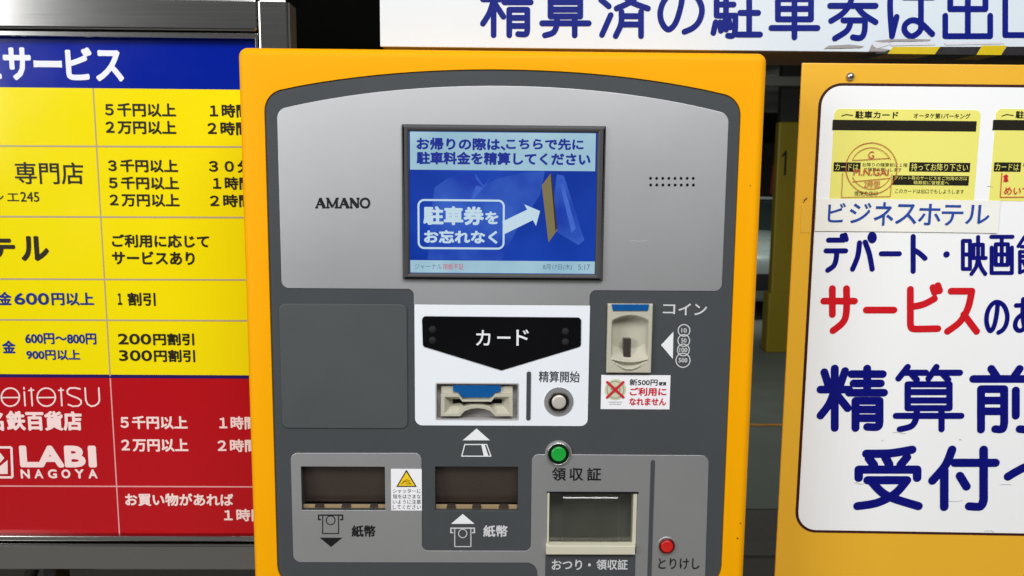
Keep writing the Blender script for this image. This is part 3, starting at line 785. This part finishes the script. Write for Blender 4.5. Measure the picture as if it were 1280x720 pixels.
fl.add([(xg0, -.0012, zg0), (xg1, -.0012, zg0), (xg1, -.0005, zg0 + .0011), (xg0, -.0005, zg0 + .0011), (xg0, .0001, zg0), (xg1, .0001, zg0)], [(0, 1, 2, 3), (0, 4, 5, 1), (0, 3, 4), (1, 5, 2)])  # small tilted wedge added to the flap, shaped to catch a lamp glint
fl.build('clear_flap', CLEAR, tray)
tk = MB()
for x in (718.5, 736, 753.6):
    p0 = M0.p(x, 679.5, .0135); tk.box(p0[0]-.0005, .0125, p0[1]-.001, p0[0]+.0005, .030, p0[1]+.0055)
p0 = M0.p(690, 679.6, .0135); p1 = M0.p(790, 679.6, .0135)
tk.box(p0[0], .012, p0[1]-.002, p1[0], .030, p0[1])
tk.build('tray_ribs', mat('tray_ribs_grey', rgb(120, 120, 110), .4, var=.1), tray)

# display
db = M0.box(503, 156.6, 755, 349.8); di = M0.box(512.4, 165.4, 744.6, 341.6)
disp = MB().prism([hole(db, .001), hole(di)], -.0056, 0.0, .0026, 3).build('display', BEZEL, machine)
YD = -.0012
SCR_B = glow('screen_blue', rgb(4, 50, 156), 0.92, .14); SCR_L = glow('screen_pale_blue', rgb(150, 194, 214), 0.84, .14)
SCR_T = glow('screen_navy_text', rgb(30, 48, 150), .9, .14); SCR_W = glow('screen_white', rgb(206, 232, 246), .84, .14)
SCR_G = glow('screen_gold', rgb(130, 118, 80), .9, .14); SCR_K = glow('screen_dark', rgb(60, 52, 50), .8, .14)
SCR_S1 = glow('screen_shirt', rgb(24, 60, 172), .92, .14); SCR_S2 = glow('screen_shirt_light', rgb(66, 108, 206), .92, .14)
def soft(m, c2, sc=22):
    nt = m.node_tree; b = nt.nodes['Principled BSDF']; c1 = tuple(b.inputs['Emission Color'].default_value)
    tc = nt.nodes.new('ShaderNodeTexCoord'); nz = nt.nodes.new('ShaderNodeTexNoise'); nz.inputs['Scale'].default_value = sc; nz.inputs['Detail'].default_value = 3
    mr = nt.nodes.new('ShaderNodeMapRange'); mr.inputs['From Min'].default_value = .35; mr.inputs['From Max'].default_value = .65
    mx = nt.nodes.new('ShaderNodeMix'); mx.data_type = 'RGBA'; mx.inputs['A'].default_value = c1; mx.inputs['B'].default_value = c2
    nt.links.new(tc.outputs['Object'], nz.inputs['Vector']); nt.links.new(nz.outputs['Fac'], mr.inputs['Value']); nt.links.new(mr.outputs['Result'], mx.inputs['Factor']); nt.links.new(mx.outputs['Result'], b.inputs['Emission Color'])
soft(SCR_B, rgb(24, 70, 184), 9); soft(SCR_L, rgb(184, 218, 234), 14); soft(SCR_S1, rgb(54, 98, 198)); soft(SCR_S2, rgb(46, 78, 196), 40)  # soft paler patches in the screen blue paint a glass reflection into its glow
SCR_GR = glow('screen_grey_text', rgb(104, 130, 150), .9, .14); SCR_R = glow('screen_red_text', rgb(198, 108, 122), .9, .14)
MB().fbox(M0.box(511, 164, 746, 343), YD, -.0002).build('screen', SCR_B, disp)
i1 = Ink(M0, YD-.0001); i1.bx(512.6, 165.6, 744.4, 213).new().bx(513, 326, 744.4, 341.4).build('title_bands', SCR_L, disp)
Zs = lambda pts: [(490 + x/3.35, 145 + y/3.35) for x, y in pts]
i1 = Ink(M0, YD-.0001)
i1.shape(Zs([(150, 600), (165, 400), (178, 300), (230, 262), (330, 236), (352, 262), (384, 292), (440, 262), (560, 234), (640, 232), (620, 330), (520, 480), (460, 604)]))
i1.shape(Zs([(690, 244), (720, 250), (806, 520), (780, 540), (664, 470)]))
i1.build('shirt_picture', SCR_S1, disp)
i1 = Ink(M0, YD-.00045)
i1.shape(Zs([(348, 240), (384, 292), (420, 250), (400, 275), (384, 300), (350, 262)]))
i1.new().shape(Zs([(352, 290), (384, 300), (340, 350), (334, 340)]))
i1.new().shape(Zs([(700, 270), (712, 262), (770, 470), (752, 490)]))
i1.build('shirt_folds', SCR_S2, disp)
i1 = Ink(M0, YD-.0008); i1.shape(Zs([(665, 240), (627, 290), (655, 530), (692, 478)])).build('ticket_picture', SCR_G, disp)
i1 = Ink(M0, YD-.0010); i1.shape(Zs([(664, 246), (669, 244), (692, 470), (684, 482)])).build('ticket_stripe', SCR_K, disp)
i1 = Ink(M0, YD-.0009)
i1.shape(Zs([(462, 442), (566, 392), (554, 370), (620, 398), (603, 460), (590, 436), (472, 494)]))
loop = rrect(M0.box(523.2, 250.4, 629.6, 310.4, depth=YD-.0009), 7*S)
i1.new().outline(loop, 2.4*S)
i1.text('駐車券', 529, 257.8, 605, 281.4, .045).text('を', 606.4, 264.4, 623, 280.2, .045).text('お忘れなく', 530, 287.6, 622, 304.4, .045)
i1.build('caption', SCR_W, disp)
i1 = Ink(M0, YD-.0009)
i1.text('お帰りの際は、', 520.6, 172.2, 632, 188, .046).text('こちらで先に', 632.5, 173, 729.6, 187.6, .046)
i1.text('駐車料金を精算してください', 520.6, 190.2, 738.2, 206.4, .046)
i1.build('lettering', SCR_T, disp)
i1 = Ink(M0, YD-.0009); i1.text('ジャーナル', 518.4, 329.6, 552.4, 337).text('8月17日(木)', 678.6, 330, 715, 338.2, .01, 5).text('5:17', 722.6, 330.6, 737.6, 337.4, .01, 5).build('status_text', SCR_GR, disp)
i1 = Ink(M0, YD-.0009); i1.text('用紙不足', 553.6, 329.4, 579.4, 337.2, .01, 5).build('status_text', SCR_R, disp)

# stickers
wsb = M0.box(489, 585.8, 527.4, 637.6)
ws = MB().fbox(wsb, YS-.00035, YS-.0001).build('warning_sticker', STKW, machine)
Ink(M0, YS-.0006).shape([(508, 587), (495.2, 608.6), (521, 608.6)]).build('triangle_border', INK_K, ws)
Ink(M0, YS-.0010).shape([(508, 589.8), (497.6, 607.3), (518.6, 607.3)]).build('warning_triangle', STKY, ws)
ik = Ink(M0, YS-.0013)
ik.line([(501.5, 605), (506, 601.6), (511, 602.6), (513, 604.5)], 1.0).line([(504, 602), (508, 599.6), (512.4, 601)], .8).line([(507, 604.8), (514, 604.8)], .8)
ik.build('hand_symbol', mat('ochre_ink', rgb(150, 112, 20), .5, var=.1), ws)
ik = Ink(M0, YS-.0006)
for k, s_ in enumerate(('シャッターに', '指をはさまな', 'いように注意', 'してください')): ik.text(s_, 491, 611 + 6.7*k, 526, 616.6 + 6.7*k)
ik.build('lettering', INK_G, ws)
cst = M0.box(751.2, 468.8, 837.4, 511.4)
ck = MB().prism(hole(cst), -.00035, -.0001).build('coin_notice', STKW, machine)
Ink(M0, -.0006).dot(769.2, 487, 13.3).build('coin_picture', mat('coin_print', rgb(206, 206, 176), .5, var=.12, vscale=160), ck)
ik = Ink(M0, -.0008); ik.ring(769.2, 487, 10.6, .9, n=28).text('500', 763, 483, 775.4, 491, .02, 5).build('coin_relief', mat('coin_print_dark', rgb(150, 156, 132), .5, var=.12), ck)
ik = Ink(M0, -.0012); ik.line([(759, 477.6), (779.2, 496.6)], 3.0).line([(779.2, 477.6), (758.8, 496.8)], 3.0).build('cross_mark', RED_INK, ck)
ik = Ink(M0, -.0006); ik.chars([('新500円', 787, 473.8, 822, 482), ('硬貨', 823.4, 477.2, 833, 482)], .02, 8).build('lettering', INK_K, ck)
ik = Ink(M0, -.0006); ik.text('ご利用に', 787.2, 484.4, 833, 494.8, .035, 8).text('なれません', 786.6, 497.4, 832.6, 506.8, .035, 8).build('red_lettering', RED_INK, ck)
ik = Ink(M0, -.0006)
for yy, xa, xb in ((502.6, 760.5, 778), (505.2, 762, 776)):
    x = xa
    while x < xb: 
        w = random.uniform(.8, 1.9); ik.line([(x, yy), (x + w, yy)], .9, False); x += w + .6
ik.build('small_print', mat('small_print_grey', rgb(150, 156, 160), .5), ck)

# ================================================================== LEFT SERVICE SIGN
LS = (0.0, 0.13, 0.0); LR = (R(0.7), 0, 0)
sign_loc = Vector((-0.62, 0.13, 0))
zc = 1.45
# the board leans a little: put the base so that the face passes y = 0.13 at eye height
sign_loc.y = 0.13 + math.tan(R(0.7)) * zc
sign = thing('service_sign', 'stainless framed shop discount sign in blue, yellow and red bands behind the machine', 'sign', sign_loc, LR)
PS = Plane(sign_loc, LR, 0.0)
xR = PS.p(321.5, 52)[0]; xL = PS.p(-420, 300)[0]
zT = PS.p(160, 48.5)[1]; zB = PS.p(160, 666.2)[1]
zh = PS.p(150, 110.6)[1]; zr = PS.p(230, 470.6)[1]
MB().box(xL, 0, zr, xR, .006, zh).build('yellow_panel', SIGN_Y, sign)
MB().box(xL, 0, zh, xR, .006, zT).build('header_panel', SIGN_B, sign)
MB().box(xL, 0, zB, xR, .006, zr).build('red_panel', SIGN_R, sign)
yp, hp, rp_ = [o for o in sign.children][0:3]
def child(nm): return next(o for o in sign.children if o.name.startswith(nm))
yp, hp, rp_ = child('yellow_panel'), child('header_panel'), child('red_panel')
YI = -.0003
ik = Ink(PS, YI); ik.chars([('サ', 4, 59, 39, 100.4), ('ー', 42, 75.6, 77.4, 84.4), ('ビ', 82, 59, 115.4, 100.4), ('ス', 119.4, 62.6, 154.4, 102), ('に', -34, 64, 1.6, 101)], .04).build('lettering', SIGN_W, hp)
ik = Ink(PS, YI)
for s_, a, b_, c, d in (('５千円以上', 131, 128.8, 219.8, 146), ('１時間', 262, 130, 311.5, 147), ('２万円以上', 132, 150.8, 220.2, 167.8), ('２時間', 259.4, 152, 312, 169),
        ('３千円以上', 135, 199.2, 222.4, 215.4), ('３０分', 261, 200, 315.6, 216), ('５千円以上', 136, 220.8, 223.6, 236.8), ('１時間', 266, 221, 315, 237.4), ('２万円以上', 137, 242, 224.4, 258.4), ('２時間', 262.4, 243, 316, 259),
        ('ご利用に応じて', 139.8, 293, 261.4, 309.6), ('サービスあり', 140, 314, 243.4, 331),
                ):
    ik.text(s_, a, b_, c, d, .034, 8)
ik.chars([('200', 147.4, 417, 189, 430.6), ('円割引', 191.4, 416.4, 242.6, 431.6)], .034).chars([('300', 148.8, 437.6, 190, 451.4), ('円割引', 192.4, 437, 243.8, 452.6)], .034)
ik.chars([('１', 147, 366.4, 152.6, 381), ('割引', 159.6, 365.6, 194.4, 382.2)], .03)
ik.chars([('テ', -18, 298, 19, 325), ('ル', 26, 295, 61, 326.4)], .05)
ik.text('専門店', 18.4, 202.6, 104.2, 230.4, .012, 6).chars([('シ', -9, 241, 4.6, 252), ('エ', 9, 241.6, 23.4, 251.4), ('245', 25.6, 239.8, 49, 252.2)], .012, 6)
ik.build('lettering', SIGN_K, yp)
ik = Ink(PS, YI)
for s_, a, b_, c, d in (('金', -2, 364.6, 14.4, 381.4), ('料', -16, 425.4, -.6, 441.4), ('金', 2.6, 425.4, 19.4, 441.6), ('600円～800円', 31.4, 416.4, 120.4, 430.4), ('900円以上', 33, 436.8, 100.2, 450)):
    ik.text(s_, a, b_, c, d, .034, 8)
ik.chars([('600', 17.8, 366, 61.4, 381), ('円以上', 64.4, 365.4, 117.4, 382)], .034)
ik.build('blue_lettering', SIGN_BL, yp)
XD = [(116.4, 111.5), (149.5, 665.4)]
def divx(y): return 116.2 + (y - 112) * (149.6 - 116.2) / (665 - 112)
ik = Ink(PS, -.0002)
for y in (183.4, 271.6, 349.6, 400.6): ik.line([(-400, y - 2.5), (320, y + .4)], 2.1, False)
pd0 = PS.p(divx(140), 140); pd1 = PS.p(divx(440), 440); 
xm = (PS.p(divx(120), 120)[0] + PS.p(divx(655), 655)[0]) / 2
sc = PS.scale(130, 300)
ik.flat([(xm - .8*sc, zr), (xm + .8*sc, zr), (xm + .8*sc, zh), (xm - .8*sc, zh)])
ik.build('table_rules', SIGN_LINE, yp)
ik = Ink(PS, -.0002); zq = PS.p(160, 608)[1]
ik.flat([(xL, zq - .9*sc), (xR, zq - .9*sc), (xR, zq + .9*sc), (xL, zq + .9*sc)]).flat([(xm - .8*sc, zB), (xm + .8*sc, zB), (xm + .8*sc, zr - 2.6*sc), (xm - .8*sc, zr - 2.6*sc)]).build('table_rules', SIGN_LINE_P, rp_)
ik = Ink(PS, -.0002); ik.flat([(xL, zr - 2.4*sc), (xR, zr - 2.4*sc), (xR, zr + 2*sc), (xL, zr + 2*sc)]).build('blue_rule', NAVY_RULE, rp_)
ik = Ink(PS, YI)
for s_, a, b_, c, d in (('５千円以上', 150.4, 520, 234.4, 536.4), ('１時間', 274, 520.4, 321, 536.8), ('２万円以上', 151.6, 548.2, 235.4, 564.6), ('２時間', 272, 549, 322.4, 565),
        ('お買い物があれば', 156.4, 616.6, 291.8, 632.6), ('１時間', 280, 636, 331, 651.6)):
    ik.text(s_, a, b_, c, d, .034, 8)
ik.chars([('鉄百貨店', 8, 513.6, 102.6, 538.2), ('名', -17, 513.6, 4.4, 538.4)], .04)
ik.build('lettering', SIGN_PW, rp_)
ik = Ink(PS, YI)                                        # thin line logotype
for cx in (13, 58): ik.ring(cx, 496.4, 11.3, 1.9, n=36).line([(cx - 11, 497), (cx + 11, 496.8)], 1.7)
ik.line([(30.4, 490), (31.4, 507)], 2).line([(30, 484.8), (30.1, 486)], 2.2)
ik.line([(39, 485.4), (40.4, 507)], 2).line([(36, 488), (42, 487.6)], 1.8)
ik.line([(76.2, 485.4), (77.4, 507)], 2).line([(73.4, 488), (79.2, 487.6)], 1.8)
ik.line([(100, 486.2), (94, 484.8), (87, 485.2), (84, 488.4), (84.8, 492.4), (90, 495), (97, 497.4), (101.4, 500.6), (101.4, 504.6), (98, 507.4), (91, 507.8), (85.6, 505.6)], 2)
ik.line([(106.4, 485), (107.4, 500), (109.4, 505), (114, 507.8), (119, 507), (123, 504), (124.4, 500), (123.6, 485)], 2)
ik.build('line_logotype', SIGN_PW, rp_)
ik = Ink(PS, YI)
ik.chars([('L', 24.4, 557, 50, 584.2), ('A', 46, 557, 80, 584.2), ('B', 80.6, 557, 107, 584.2), ('I', 110.4, 557, 120.6, 584.2)], .07, 12)
ik.chars([(s_, 26 + k*16.9, 586.6, 37.4 + k*16.9, 598) for k, s_ in enumerate('NAGOYA')], .05, 8)
ik.new()
ik.line([(-30, 559.2), (14.4, 559.2), (15.8, 596.6), (-30, 596.6)], 3.0, False)
ik.shape([(-14, 566), (0.5, 566), (5.6, 572.6), (0, 578.6)]).shape([(9.6, 575), (9.8, 592.4), (-12, 592.4)])
ik.build('shop_logo', SIGN_PW, rp_)
# stainless frame: flat face with an inner lip, welded corner, rounded outer edge
xo = PS.p(362.5, 30)[0]; zo = PS.p(335, 1.8)[1]
zg = PS.p(160, 39.6)[1]; zlip = PS.p(160, 41.2)[1]
zbl = PS.p(160, 672.6)[1]; zbg = PS.p(160, 674.4)[1]; zbo = PS.p(160, 706.6)[1]
xi = PS.p(325.5, 30)[0]; xrb = PS.p(371, 30)[0]
fr = MB()
fr.box(xL, -.012, zlip + .0012, xi, .018, zo)             # top rail
fr.box(xi + .0006, -.012, zbo, xo, .018, zo)              # right stile
fr.box(xL, -.012, zbo, xi, .018, zbg - .0004)             # bottom rail
frame = fr.build('frame', BRUSHED, sign, bevel=.0028, seg=3)
for p in frame.data.polygons: p.use_smooth = False
MB().box(xL, -.0085, zT, xR + .002, .008, zlip).box(xR, -.0085, zB, xi - .0002, .008, zlip - .0003).box(xL, -.0085, zbl, xR + .002, .008, zB).build('inner_lip', BRUSHED, sign, bevel=.001)
MB().box(xL, .0182, zbo + .004, xi - .03, .06, zo - .02).build('back_box', mat('sign_back_steel', (0.2, 0.2, 0.19, 1), .5, metal=.6), sign)
MB().box(xo + .0002, -.0085, zbo + .003, xo + .0022, .0175, zo - .003).build('frame_side', mat('sign_side_shade', (0.05, 0.05, 0.047, 1), .6, var=.1), sign)  # added dark strip: shade on the frame's side put into its colour
lx = PS.p(66.5, 712, .03)[0]
LEGM = mat('sign_leg_dark', (0.012, 0.011, 0.010, 1), .5, var=.1)
MB().box(lx - .007, .02, .0, lx + .009, .05, zbo + .01).build('leg', LEGM, sign, bevel=.002)
MB().tube([(lx - .012, .035, zbo - .004), (lx - .022, .035, zbo - .012), (lx - .030, .035, zbo - .03), (lx - .034, .035, zbo - .10), (lx - .034, .035, .02)], .007).build('cable_conduit', RUBBER, sign, smooth=True)
MB().box(xL + .2, .02, .0, xL + .24, .06, zbo + .01).build('leg', LEGM, sign, bevel=.002)

# ================================================================== OVERHEAD SIGN BOX
ban_loc = (0.55, 0.12, 1.60)
ban = thing('overhead_sign', 'long white overhead sign box with large blue lettering and torn hazard tape', 'sign', ban_loc)
PB = Plane(ban_loc)
bx0 = PB.p(475, 30)[0]; bx1 = PB.p(1560, 30)[0]; bz0 = PB.p(820, 62.0)[1]; bz1 = PB.p(820, -105)[1]
MB().box(bx0, 0, bz0, bx1, .003, bz1).build('face_sheet', BANNER_W, ban, bevel=.0006)
fs = ban.children[0]
MB().box(bx0 + .002, .0032, bz0 - .0012, bx1 - .002, .085, bz1 - .002).build('box_body', BANNER_BOX, ban, bevel=.002)
ik = Ink(PB, -.0003)
ik.pen([('精', 600, -29, 667, 47.6), ('算', 674, -29, 739.4, 47.8), ('済', 747.6, -26, 813.4, 48.6), ('の', 821.6, -16, 881, 43.4), ('駐', 888, -25, 953.6, 48.6), ('車', 960.6, -24, 1025.4, 50.2),
          ('券', 1034, -24, 1098, 51.6), ('は', 1109, -24, 1170, 49), ('出', 1178, -25, 1241.4, 48.8), ('口', 1253, -18, 1311, 47.4)], 7.2).build('lettering', BANNER_BL, fs)
# hazard tape wrapped over the lower edge
y_front = -.0006
tp = MB()
segs = [(1097, 1113, 0, 62.6), (1113, 1172, 1, 58.6), (1172, 1224, 0, 58.6), (1224, 1255, 1, 57), (1255, 1330, 0, 58.4), (1330, 1380, 1, 57.6)]
for x0, x1, mi, yt in segs:
    tp.cur = 0 if mi else 1
    a0 = PB.p(x0 + 3, yt); a1 = PB.p(x1 + 3, yt); c0 = PB.p(x0 - 4, 66); c1 = PB.p(x1 - 4, 66); zz = bz0 - .0018
    tp.add([(a0[0], y_front, a0[1]), (a1[0], y_front, a1[1]), (c1[0], y_front - .0004, zz), (c0[0], y_front - .0004, zz), (c1[0] - .006, .03, zz), (c0[0] - .006, .03, zz)], [(3, 2, 1, 0), (2, 3, 5, 4)])
tp.build('hazard_tape', [TAPE_Y, TAPE_K], ban)
ik = Ink(PB, -.0008)
ik.shape([(1030, 60.6), (1036, 57), (1062, 55.6), (1080, 57.6), (1076, 59.6), (1050, 60.4)])
ik.shape([(1092, 51.2), (1110, 49.2), (1138, 48.6), (1164, 49.2), (1160, 51.6), (1120, 51.4), (1104, 53)])
ik.shape([(1090, 55), (1095, 61.6), (1100, 60), (1112, 62), (1106, 64.5), (1086, 64)])
ik.build('torn_residue', SCUFF, ban)
ik = Ink(PB, -.0006)
ik.shape([(1092, 52), (1110, 52.6), (1112, 56), (1096, 60.6), (1091, 57)]).shape([(1112, 53), (1166, 51.6), (1170, 56), (1114, 57.2)]).shape([(1180, 53), (1250, 51.6), (1256, 54.6), (1182, 56.4)])
ik.build('clear_tape_remnant', mat('tape_remnant', rgb(222, 223, 229), .15, var=.06, vscale=90), ban)
for hx in (0.05, 0.75):
    MB().tube([(hx, .045, bz1 - .005), (hx, .045, 1.1)], .009).build('hanger_rod', mat('hanger_steel', (.3, .3, .3, 1), .4, metal=.8), ban, smooth=True)

# ================================================================== RIGHT NOTICE BOARD
nb_loc = (0.30, 0.10, 0.0); nb_rot = (0, R(0.15), R(-1.5))
board = thing('notice_board', 'yellow metal notice board with white panel and navy and red lettering', 'notice board', nb_loc, nb_rot)
PN = Plane(nb_loc, nb_rot)
x0 = PN.p(985.5, 400)[0]; x1 = PN.p(1560, 400)[0]; z1 = PN.p(1140, 79.6)[1]
MB().box(x0, 0, .02, x1, .0022, z1).build('metal_sheet', BOARD_Y, board, bevel=.0012)
pb = (PN.p(1009.4, 400)[0], PN.p(1140, 665.8)[1], PN.p(1500, 400)[0], PN.p(1140, 106.4)[1])
SN = PN.scale(1100, 400)
loop = rrect(pb, 26*SN, 10)
bw = MB().prism(rrect((pb[0]-1.6*SN, pb[1]-1.6*SN, pb[2]+1.6*SN, pb[3]+1.6*SN), 27.6*SN, 10), -.0005, -.0001).build('border_line', BORDER, board)
wp = MB().prism(rrect((pb[0]+1.8*SN, pb[1]+1.8*SN, pb[2]-1.8*SN, pb[3]-1.8*SN), 24*SN, 10), -.0010, -.0003, .0002, 1).build('white_panel', BOARD_W, board)
YN = -.0013
ik = Ink(PN, YN)
navy_rows = ([('デ', 1029.4, 290.6, 1061, 341), ('パ', 1062.4, 289.6, 1096, 339.6), ('ー', 1098.4, 312.4, 1127.4, 322), ('ト', 1138.2, 292.4, 1159.4, 342.4), ('・', 1178.6, 311, 1187.6, 325), ('映', 1201, 293.6, 1234.6, 345, .78), ('画', 1236.4, 293.4, 1268, 343.8, .78), ('館', 1270.6, 293, 1305, 345, .7)],
          [('の', 1230, 374.6, 1262, 418.6), ('あ', 1266, 371, 1300, 419)],
          [('精', 1020.6, 455.6, 1110, 540), ('算', 1115.8, 454.6, 1205.4, 540.6, .8), ('前', 1211.6, 456, 1302, 542)],
          [('受', 1066.4, 556.6, 1153.4, 638), ('付', 1160, 556.6, 1249.6, 639), ('へ', 1254.6, 578, 1336, 608)])
for row, w in zip(navy_rows, (6.5, 5.8, 10.0, 10.8)): ik.pen(row, w)
ik.build('lettering', NAVY, wp)
ik = Ink(PN, YN)
ik.pen([('サ', 1025.4, 356.4, 1072.4, 417.6), ('ー', 1078.6, 382, 1121.6, 393), ('ビ', 1133.6, 352.6, 1178.6, 415.6), ('ス', 1180, 359.6, 1225, 418.6)], 8.6).build('red_lettering', BOARD_R, wp)
# two printed parking tickets on the panel
def ticket(dx, stamp, label):
    X = lambda v: v + dx
    tb = PN.box(X(1039.4), 137, X(1221), 252)
    t = MB().prism(rounded([(tb[0], tb[1]), (tb[2], tb[1]), (tb[2], tb[3]), (tb[0], tb[3])], [0, 0, 7*SN, 7*SN]), YN, -.0010).build('ticket_print', TICKET, board, label=label)
    y = YN - .0002
    Ink(PN, y).bx(X(1040.6), 150.6, X(1220.6), 163.6).build('magnetic_stripe', TICKET_K, t)
    k = Ink(PN, y); k.bx(X(1042), 203, X(1075.6), 214.6).new().bx(X(1136.6), 203.2, X(1212.6), 214.8).new().bx(X(1115.8), 219.6, X(1211), 231.6).build('caption_bar', TICKET_K, t)
    k = Ink(PN, y)
    k.text('駐車カード', X(1069), 138.8, X(1123), 148.4, .03, 8).text('オータケ第1パーキング', X(1142), 141.6, X(1213), 148.4, .02, 6)
    k.text('お降りの精算前に１階', X(1078), 203.6, X(1134.4), 208.6).text('で精算お願いします', X(1080), 209.6, X(1127), 214.4)
    k.text('このカードは出口でもしようします', X(1119), 236.4, X(1205), 242)
    if stamp: k.text('提携先店印', X(1068), 239, X(1097), 245)
    k.build('lettering', TICKET_K, t)
    Ink(PN, y).line([(X(1052), 145), (X(1058), 143.2), (X(1066), 144.4)], 1.2).build('emblem', TICKET_K, t)
    k = Ink(PN, y - .0003 - EPS*60); k.text('カードは', X(1044), 204.6, X(1073), 213).text('持ってお降り下さい', X(1139), 204.4, X(1210), 213.6)
    k.text('デパート等のサービスをご利用の方は', X(1118), 220.4, X(1209), 225.2).text('精算前に管理室へ', X(1142), 226, X(1186), 230.8)
    k.build('ticket_lettering', TICKET, t)
    k = Ink(PN, y - .0007)
    if stamp:
        k.ring(1089.4, 210.4, 32, .9).ring(1089.4, 210.4, 26, .8, 25, 155, 24).ring(1089.4, 210.4, 26, .8, 205, 335, 24)
        k.line([(1066, 200.4), (1112.4, 197.6)], .8).line([(1066, 227), (1112, 222.6)], .8)
        k.text('G', 1085.4, 189, 1092.6, 198.4).text('M.N.GAI', 1067, 211, 1111, 219.4, .02, 5).text('2時間', 1080, 225.4, 1099.4, 235)
        k.line([(1053.4, 216), (1052, 246.6), (1113, 245.4), (1115, 217)], .7)
        k.build('stamp', STAMP, t)
    else:
        k.line([(X(1052), 216), (X(1050), 246.4), (X(1115), 246)], .9)
        k.text('めいてつ', X(1055), 233.6, X(1098), 243.4, .01, 5)
        k.shape([(X(1057.4), 217.6), (X(1060), 220), (X(1059), 222), (X(1060), 227), (X(1054), 227), (X(1055), 222), (X(1053.6), 220)])
        k.build('stamp', RED_INK, t)
ticket(0, True, 'printed parking ticket with a round two hour stamp')
ticket(200.5, False, 'printed parking ticket with a red emblem, cut by the photo edge')
# paper strip taped over the tickets
sb = PN.box(1018.6, 249.6, 1247, 290)
nx, nz_ = 40, 6; vv = []; ff = []
for j in range(nz_ + 1):
    for i in range(nx + 1):
        u = i/nx; w = j/nz_
        vv.append((sb[0] + u*(sb[2]-sb[0]), YN - .0009 - .0002*math.sin(u*9 + w*2)*math.sin(w*3.1) - (.0005*max(0, u-.93)/.07), sb[1] + w*(sb[3]-sb[1]) + .0003*math.sin(u*3)))
for j in range(nz_):
    for i in range(nx): ff.append((j*(nx+1)+i, j*(nx+1)+i+1, (j+1)*(nx+1)+i+1, (j+1)*(nx+1)+i))
strip = MB().add(vv, ff).build('paper_strip', PAPER, board)
sm = strip.modifiers.new('thickness', 'SOLIDIFY'); sm.thickness = .00012
ik = Ink(PN, YN - .0014)
ik.chars([('ビ', 1035, 253.6, 1057, 278), ('ジ', 1062, 253.4, 1089, 279), ('ネ', 1092.6, 252.6, 1117, 282), ('ス', 1119.4, 255, 1146, 280), ('ホ', 1148, 254.6, 1176, 281.4), ('テ', 1177, 256, 1204, 282), ('ル', 1207, 256, 1237, 280)], .012, 6).build('strip_lettering', PAPER_BL, strip)
# clear tape patch over the border, bolt, rust mark
TAPE_C = mat('clear_tape_patch', rgb(240, 186, 62), .12, var=.03)
MB().prism(rounded(PN.pts([(1001.8, 256), (1013.6, 255.6), (1013, 291), (1000.6, 290.6)]), .0004), -.00045, -.0001).build('tape_patch', TAPE_C, board)
c = PN.p(1062.4, 95.8)
MB().lathe(c[0], c[1], [(0, -.0046), (2.4*SN, -.0042), (4.4*SN, -.0026), (5.2*SN, -.0004), (5.2*SN, .001)], 24).build('bolt', CHROME, board, smooth=True)
ik = Ink(PN, -.0003); ik.line([(1004.4, 253.4), (1007.4, 248), (1009, 247.4)], 1.0).line([(1005, 250), (1008, 249.4)], 1.2).build('rust_mark', mat('rust_mark', rgb(110, 64, 20), .7, var=.2), board)
MB().box(x0 + .03, .0024, 0.0, x0 + .07, .06, z1 - .1).build('support_post', BEAM, board)
MB().box(x1 - .07, .0024, 0.0, x1 - .03, .06, z1 - .1).build('support_post', BEAM, board)

SCUFM = mat('scuff_grey', rgb(192, 190, 188), .6, var=.1)
def scuff(x, y, w, parent, plane, depth, m, h=.7):
    ik = Ink(plane, depth); p = [(x, y)]
    for k in range(4): p.append((p[-1][0] + w/4, y + random.uniform(-1.2, 1.2)))
    ik.line(p, h, True).build('scuff_mark', m, parent)
for x, y, w in ((1116, 541, 16), (1068, 604, 12), (1102, 551, 2.5), (1199, 549, 2.5), (1177, 626, 26), (1250, 606, 14), (1230, 664, 12), (1234, 233, 7)):
    scuff(x, y, w, board, PN, YN - .0002, SCUFM)
scuff(789, 301, 20, upper, M0, YS - .0001, mat('scratch_pale', rgb(196, 196, 198), .4, var=.05), .5)
ik = Ink(M0, -.0014); ik.dot(925.4, 654, .9).new().dot(922, 673, 1.1).new().dot(938, 232, .7).build('dirt_speck', mat('dirt_dark', rgb(90, 60, 20), .7), machine)
